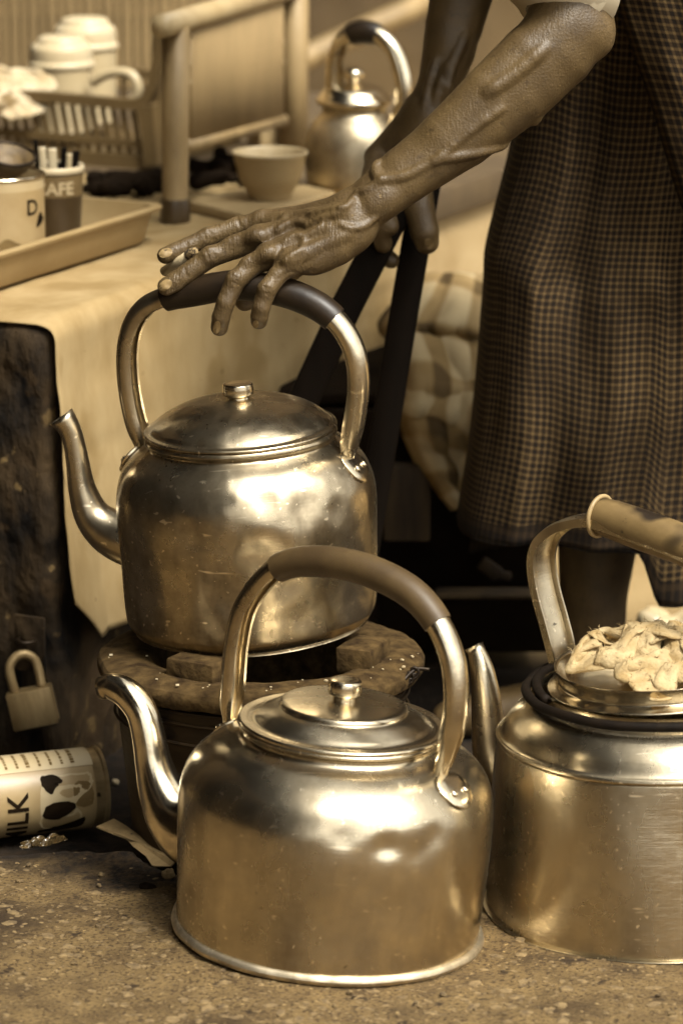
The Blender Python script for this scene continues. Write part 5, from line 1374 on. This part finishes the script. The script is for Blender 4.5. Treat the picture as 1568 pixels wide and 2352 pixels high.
V_, F2 = fs.mesh(); V_ = smooth_mesh(V_, F2, 2)
mesh_obj('shirt', [Vector(p) for p in V_], F2.tolist(), M['sleeve'], person)
fh = Field((-.08, 3.13, 1.0), (.2, 3.39, 1.3), .005, .04)
fh.chain([c3(.085, 3.26, 1.145, .080), c3(.055, 3.26, 1.185, .083)], .03)
V_, F2 = fh.mesh(); mesh_obj('hair', [Vector(p) for p in V_], F2.tolist(), M['soot'], person)

# ---- cigarette between the first two fingers
ca, cb_ = at(405, 606, 2.976), at(452, 575, 2.950); d = (cb_ - ca).normalized()
cg = thing('cigarette', 'burning stub of a cigarette between the first two fingers', 'cigarette', ca)
mesh_obj('paper_tube', *tube([ca - d * .02, ca, ca.lerp(cb_, .62)], .0042, 14), M['cream'], cg)
av, af = tube([ca.lerp(cb_, .62) + d * (.013 * k / 9) for k in range(10)], [.0043, .0045, .0042, .0044, .0040, .0042, .0038, .0034, .0026, .001], 14)
av = [Vector(p) + Vector((noise.noise(Vector(p) * 500), noise.noise(Vector(p) * 500 + Vector((5, 0, 0))), noise.noise(Vector(p) * 500 + Vector((0, 5, 0))))) * .0012 for p in av]
mesh_obj('ash', av, af, mat('ash', .16, .62, 420, .95, lo=.42, hi=.58), cg)

# ================================================================== small things on the ground
# milk tin lying on its side
cR = at(228, 1806, 3.02); s = mpp(cR); rC = 93 * s
axd = Vector((-math.cos(R(20)), -math.sin(R(20)), 0)); LC = .118
yv = ZZ; xv = yv.cross(axd).normalized()
rotC = Matrix((xv, yv, axd)).transposed()
GZc = cR.z - rC
mt = thing('milk_tin', 'tin with a printed cow label lying on its side at the left edge', 'tin', cR, rotC)
mesh_obj('tin_wall', *lathe([(0, .002), (rC - .004, .002), (rC - .0015, .0), (rC + .0008, .0), (rC + .0008, .0025), (rC - .0006, .004), (rC - .0006, .010), (rC, .0115), (rC, LC - .004), (rC + .0008, LC - .002), (rC, LC), (rC - .004, LC - .002), (0, LC - .002)], 72), M['lock'], mt, local=True, smooth=35)
def onl(name, vf, ang, z, m_, off, rot=0, label=None): mesh_obj(name, wrap(vf[0], rC + off, ang, z, rot), vf[1], m_, mt, local=True, label=label)
th_cam = math.atan2(rotC.transposed()[1].dot(Vector((0, -.95, .31))), rotC.transposed()[0].dot(Vector((0, -.95, .31)))) if False else None
toc = (rotC.transposed() @ (CP - cR).normalized()); ac = math.atan2(toc.y, toc.x)
upl = (rotC.transposed() @ ZZ); au = math.atan2(upl.y, upl.x); sg = 1 if math.sin(au - ac) > 0 else -1
lab_m = mat('milk_label', .60, .68, 18, .4); top_m = mat('milk_label_top', .76, .82, 22, .4)
def st2(a0, a1, z0, z1, nn=30): return [Vector(((rC) * (a0 + (a1 - a0) * i / nn), z, 0)) for z in (z0, z1) for i in range(nn + 1)], [(i, i + 1, nn + 2 + i, nn + 1 + i) for i in range(nn)]
onl('label', st2(-sg * R(75), sg * R(32), .012, LC - .005), ac, 0, lab_m, .0003)
onl('label_top', st2(sg * R(33), sg * R(120), .011, LC - .005), ac, 0, top_m, .0003)
def cow(pts, name='cow_patch', m_=None, off=.0007):
    # (u along tin toward left in mm, angle up in degrees)
    pts2 = [(z + 1.6 * noise.noise(Vector((z * .9, a * .3, k_))), a + 3 * noise.noise(Vector((a * .5, z, k_)))) for k_, (z, a) in enumerate(spline(pts, 4, closed=True))]
    vf = blob([(sg * rC * R(a), z * .001) for z, a in pts2], 1); onl(name, vf, ac, 0, m_ or M['print_dark'], off)
cow([(20, 22), (46, 22), (58, 10), (60, -30), (56, -60), (30, -62), (24, -40), (30, -20), (16, 0), (14, 16)], 'cow_body', M['cream'], .0005)
cow([(44, 22), (56, 24), (58, 14), (54, 0), (50, -4), (46, 6), (40, 12)])
cow([(34, -18), (46, -16), (56, -22), (57, -38), (46, -44), (36, -36), (30, -26)])
cow([(22, -44), (30, -50), (44, -58), (58, -64), (58, -72), (34, -70), (22, -60)])
cow([(16, -24), (30, -24), (30, 8), (16, 6)], 'label_patch', M['print_mid'], .00045)
bv, bf = text_mesh('MILK', .025); bv = [Vector((p[0], p[1] * 1.0, 0)) for p in bv]
onl('lettering', ([Vector((p[0] * (-sg), p[1], 0)) if sg < 0 else Vector((p[0], p[1], 0)) for p in bv], bf), ac - sg * R(44), .078, M['print_dark'], .0008)
sv, sf = [], []
rp5 = random.Random(4)
for row in range(9):
    z = .026 + row * .0095; a0 = 40.0
    while a0 < 76:
        w_ = rp5.uniform(2.5, 7); pv_, pf_ = st2(sg * R(a0), sg * R(min(a0 + w_, 78)), z, z + (.0022 if row % 4 else .0034), 3); o_ = len(sv); sv += pv_; sf += [tuple(i + o_ for i in q) for q in pf_]; a0 += w_ + rp5.uniform(1.2, 2.5)
onl('small_print', (sv, sf), ac, 0, M['print_mid'], .0007)
# scrap of card
cpts = [(222, 1898), (262, 1880), (290, 1896), (330, 1925), (372, 1952), (402, 1978), (392, 1990), (350, 1988), (338, 1965), (306, 1944), (286, 1922), (258, 1912)]
v = [on_z(x, y, .006 + .010 * sstep((1990 - y) / 100) + .002 * math.sin(x * .3)) for x, y in cpts]
cc = sum(v, Vector()) / len(v); v2 = [cc + ZZ * .001] + v
sc_o = mesh_obj('card_scrap', v2, [(0, i + 1, (i + 1) % len(v) + 1) for i in range(len(v))], M['paper'], smooth=False, loc=cc); solid(sc_o, .0012, 1)
_apply(sc_o, 'torn strip of card on the dark soil between the milk tin and the front kettle', 'card')
# plastic wrapper, crumpled
rr2 = random.Random(8)
cv, cf = cloth_heap(48, .07, .021, 8, squeeze=.6, steps=200, height=.01, cap=.008, smooth=1)
wm = Matrix.Translation(on_z(100, 1938, .001)) @ Matrix.Rotation(R(38), 4, 'Z') @ Matrix.Diagonal((1.15, .42, .75, 1))
wr_o = mesh_obj('plastic_wrapper', [wm @ p for p in cv], cf, M['bag'], smooth=50, loc=on_z(100, 1938, 0))
wb_ = M['bag'].node_tree.nodes['Principled BSDF']; wb_.inputs['Transmission Weight'].default_value = .75; wb_.inputs['Roughness'].default_value = .12
_apply(wr_o, 'crumpled shiny plastic wrapper below the milk tin', 'wrapper')
def stone(x, y, r, label, squash=.7, m_=None, z=0):
    p = on_z(x, y, z); s = mpp(p); v = []
    bm = bmesh.new(); bmesh.ops.create_icosphere(bm, subdivisions=3, radius=1); bm.verts.index_update()
    for q in bm.verts:
        k = 1 + .28 * noise.noise(q.co * 1.3 + Vector((x, y, 0))) + .10 * noise.noise(q.co * 4 + Vector((x, 0, y))); v.append(p + Vector((q.co.x * r * s * k, q.co.y * r * s * .8 * k, (q.co.z * squash + squash * .6) * r * s * k)))
    f = [tuple(k.index for k in t.verts) for t in bm.faces]; bm.free()
    return _apply(mesh_obj('stone', v, f, m_ or M['stone'], smooth=50, loc=p), label, 'stone', 'loose stones on the ground')
stone(388, 2018, 16, 'pale rough stone against the left foot of the front kettle', .9)
stone(340, 2042, 20, 'dark flat stone lying left of the pale stone by the front kettle', .45, M['crate'])
stone(175, 1965, 8, 'small pale stone on the dark soil below the card scrap', .6)
stone(265, 1800, 9, 'small cream stone in the gutter behind the milk tin', .8, M['cream'], -.028)
# pale bundle on the street beyond the legs
segs = []
for k in range(14):
    p = on_z(rr2.uniform(1492, 1600), rr2.uniform(1418, 1450), rr2.uniform(.0, .016)); segs.append((p, p + Vector((rr2.uniform(-.012, .012), rr2.uniform(-.01, .01), .003)), rr2.uniform(.006, .011), rr2.uniform(.005, .009)))
lo_, hi_ = bb(segs, .03)
_apply(mesh_obj('pale_bundle', *lumps(segs, lo_, hi_, .002, .006), M['cream'], loc=on_z(1540, 1430, 0)), 'blurred pale bundle on the street behind the right-hand kettle', 'bundle')
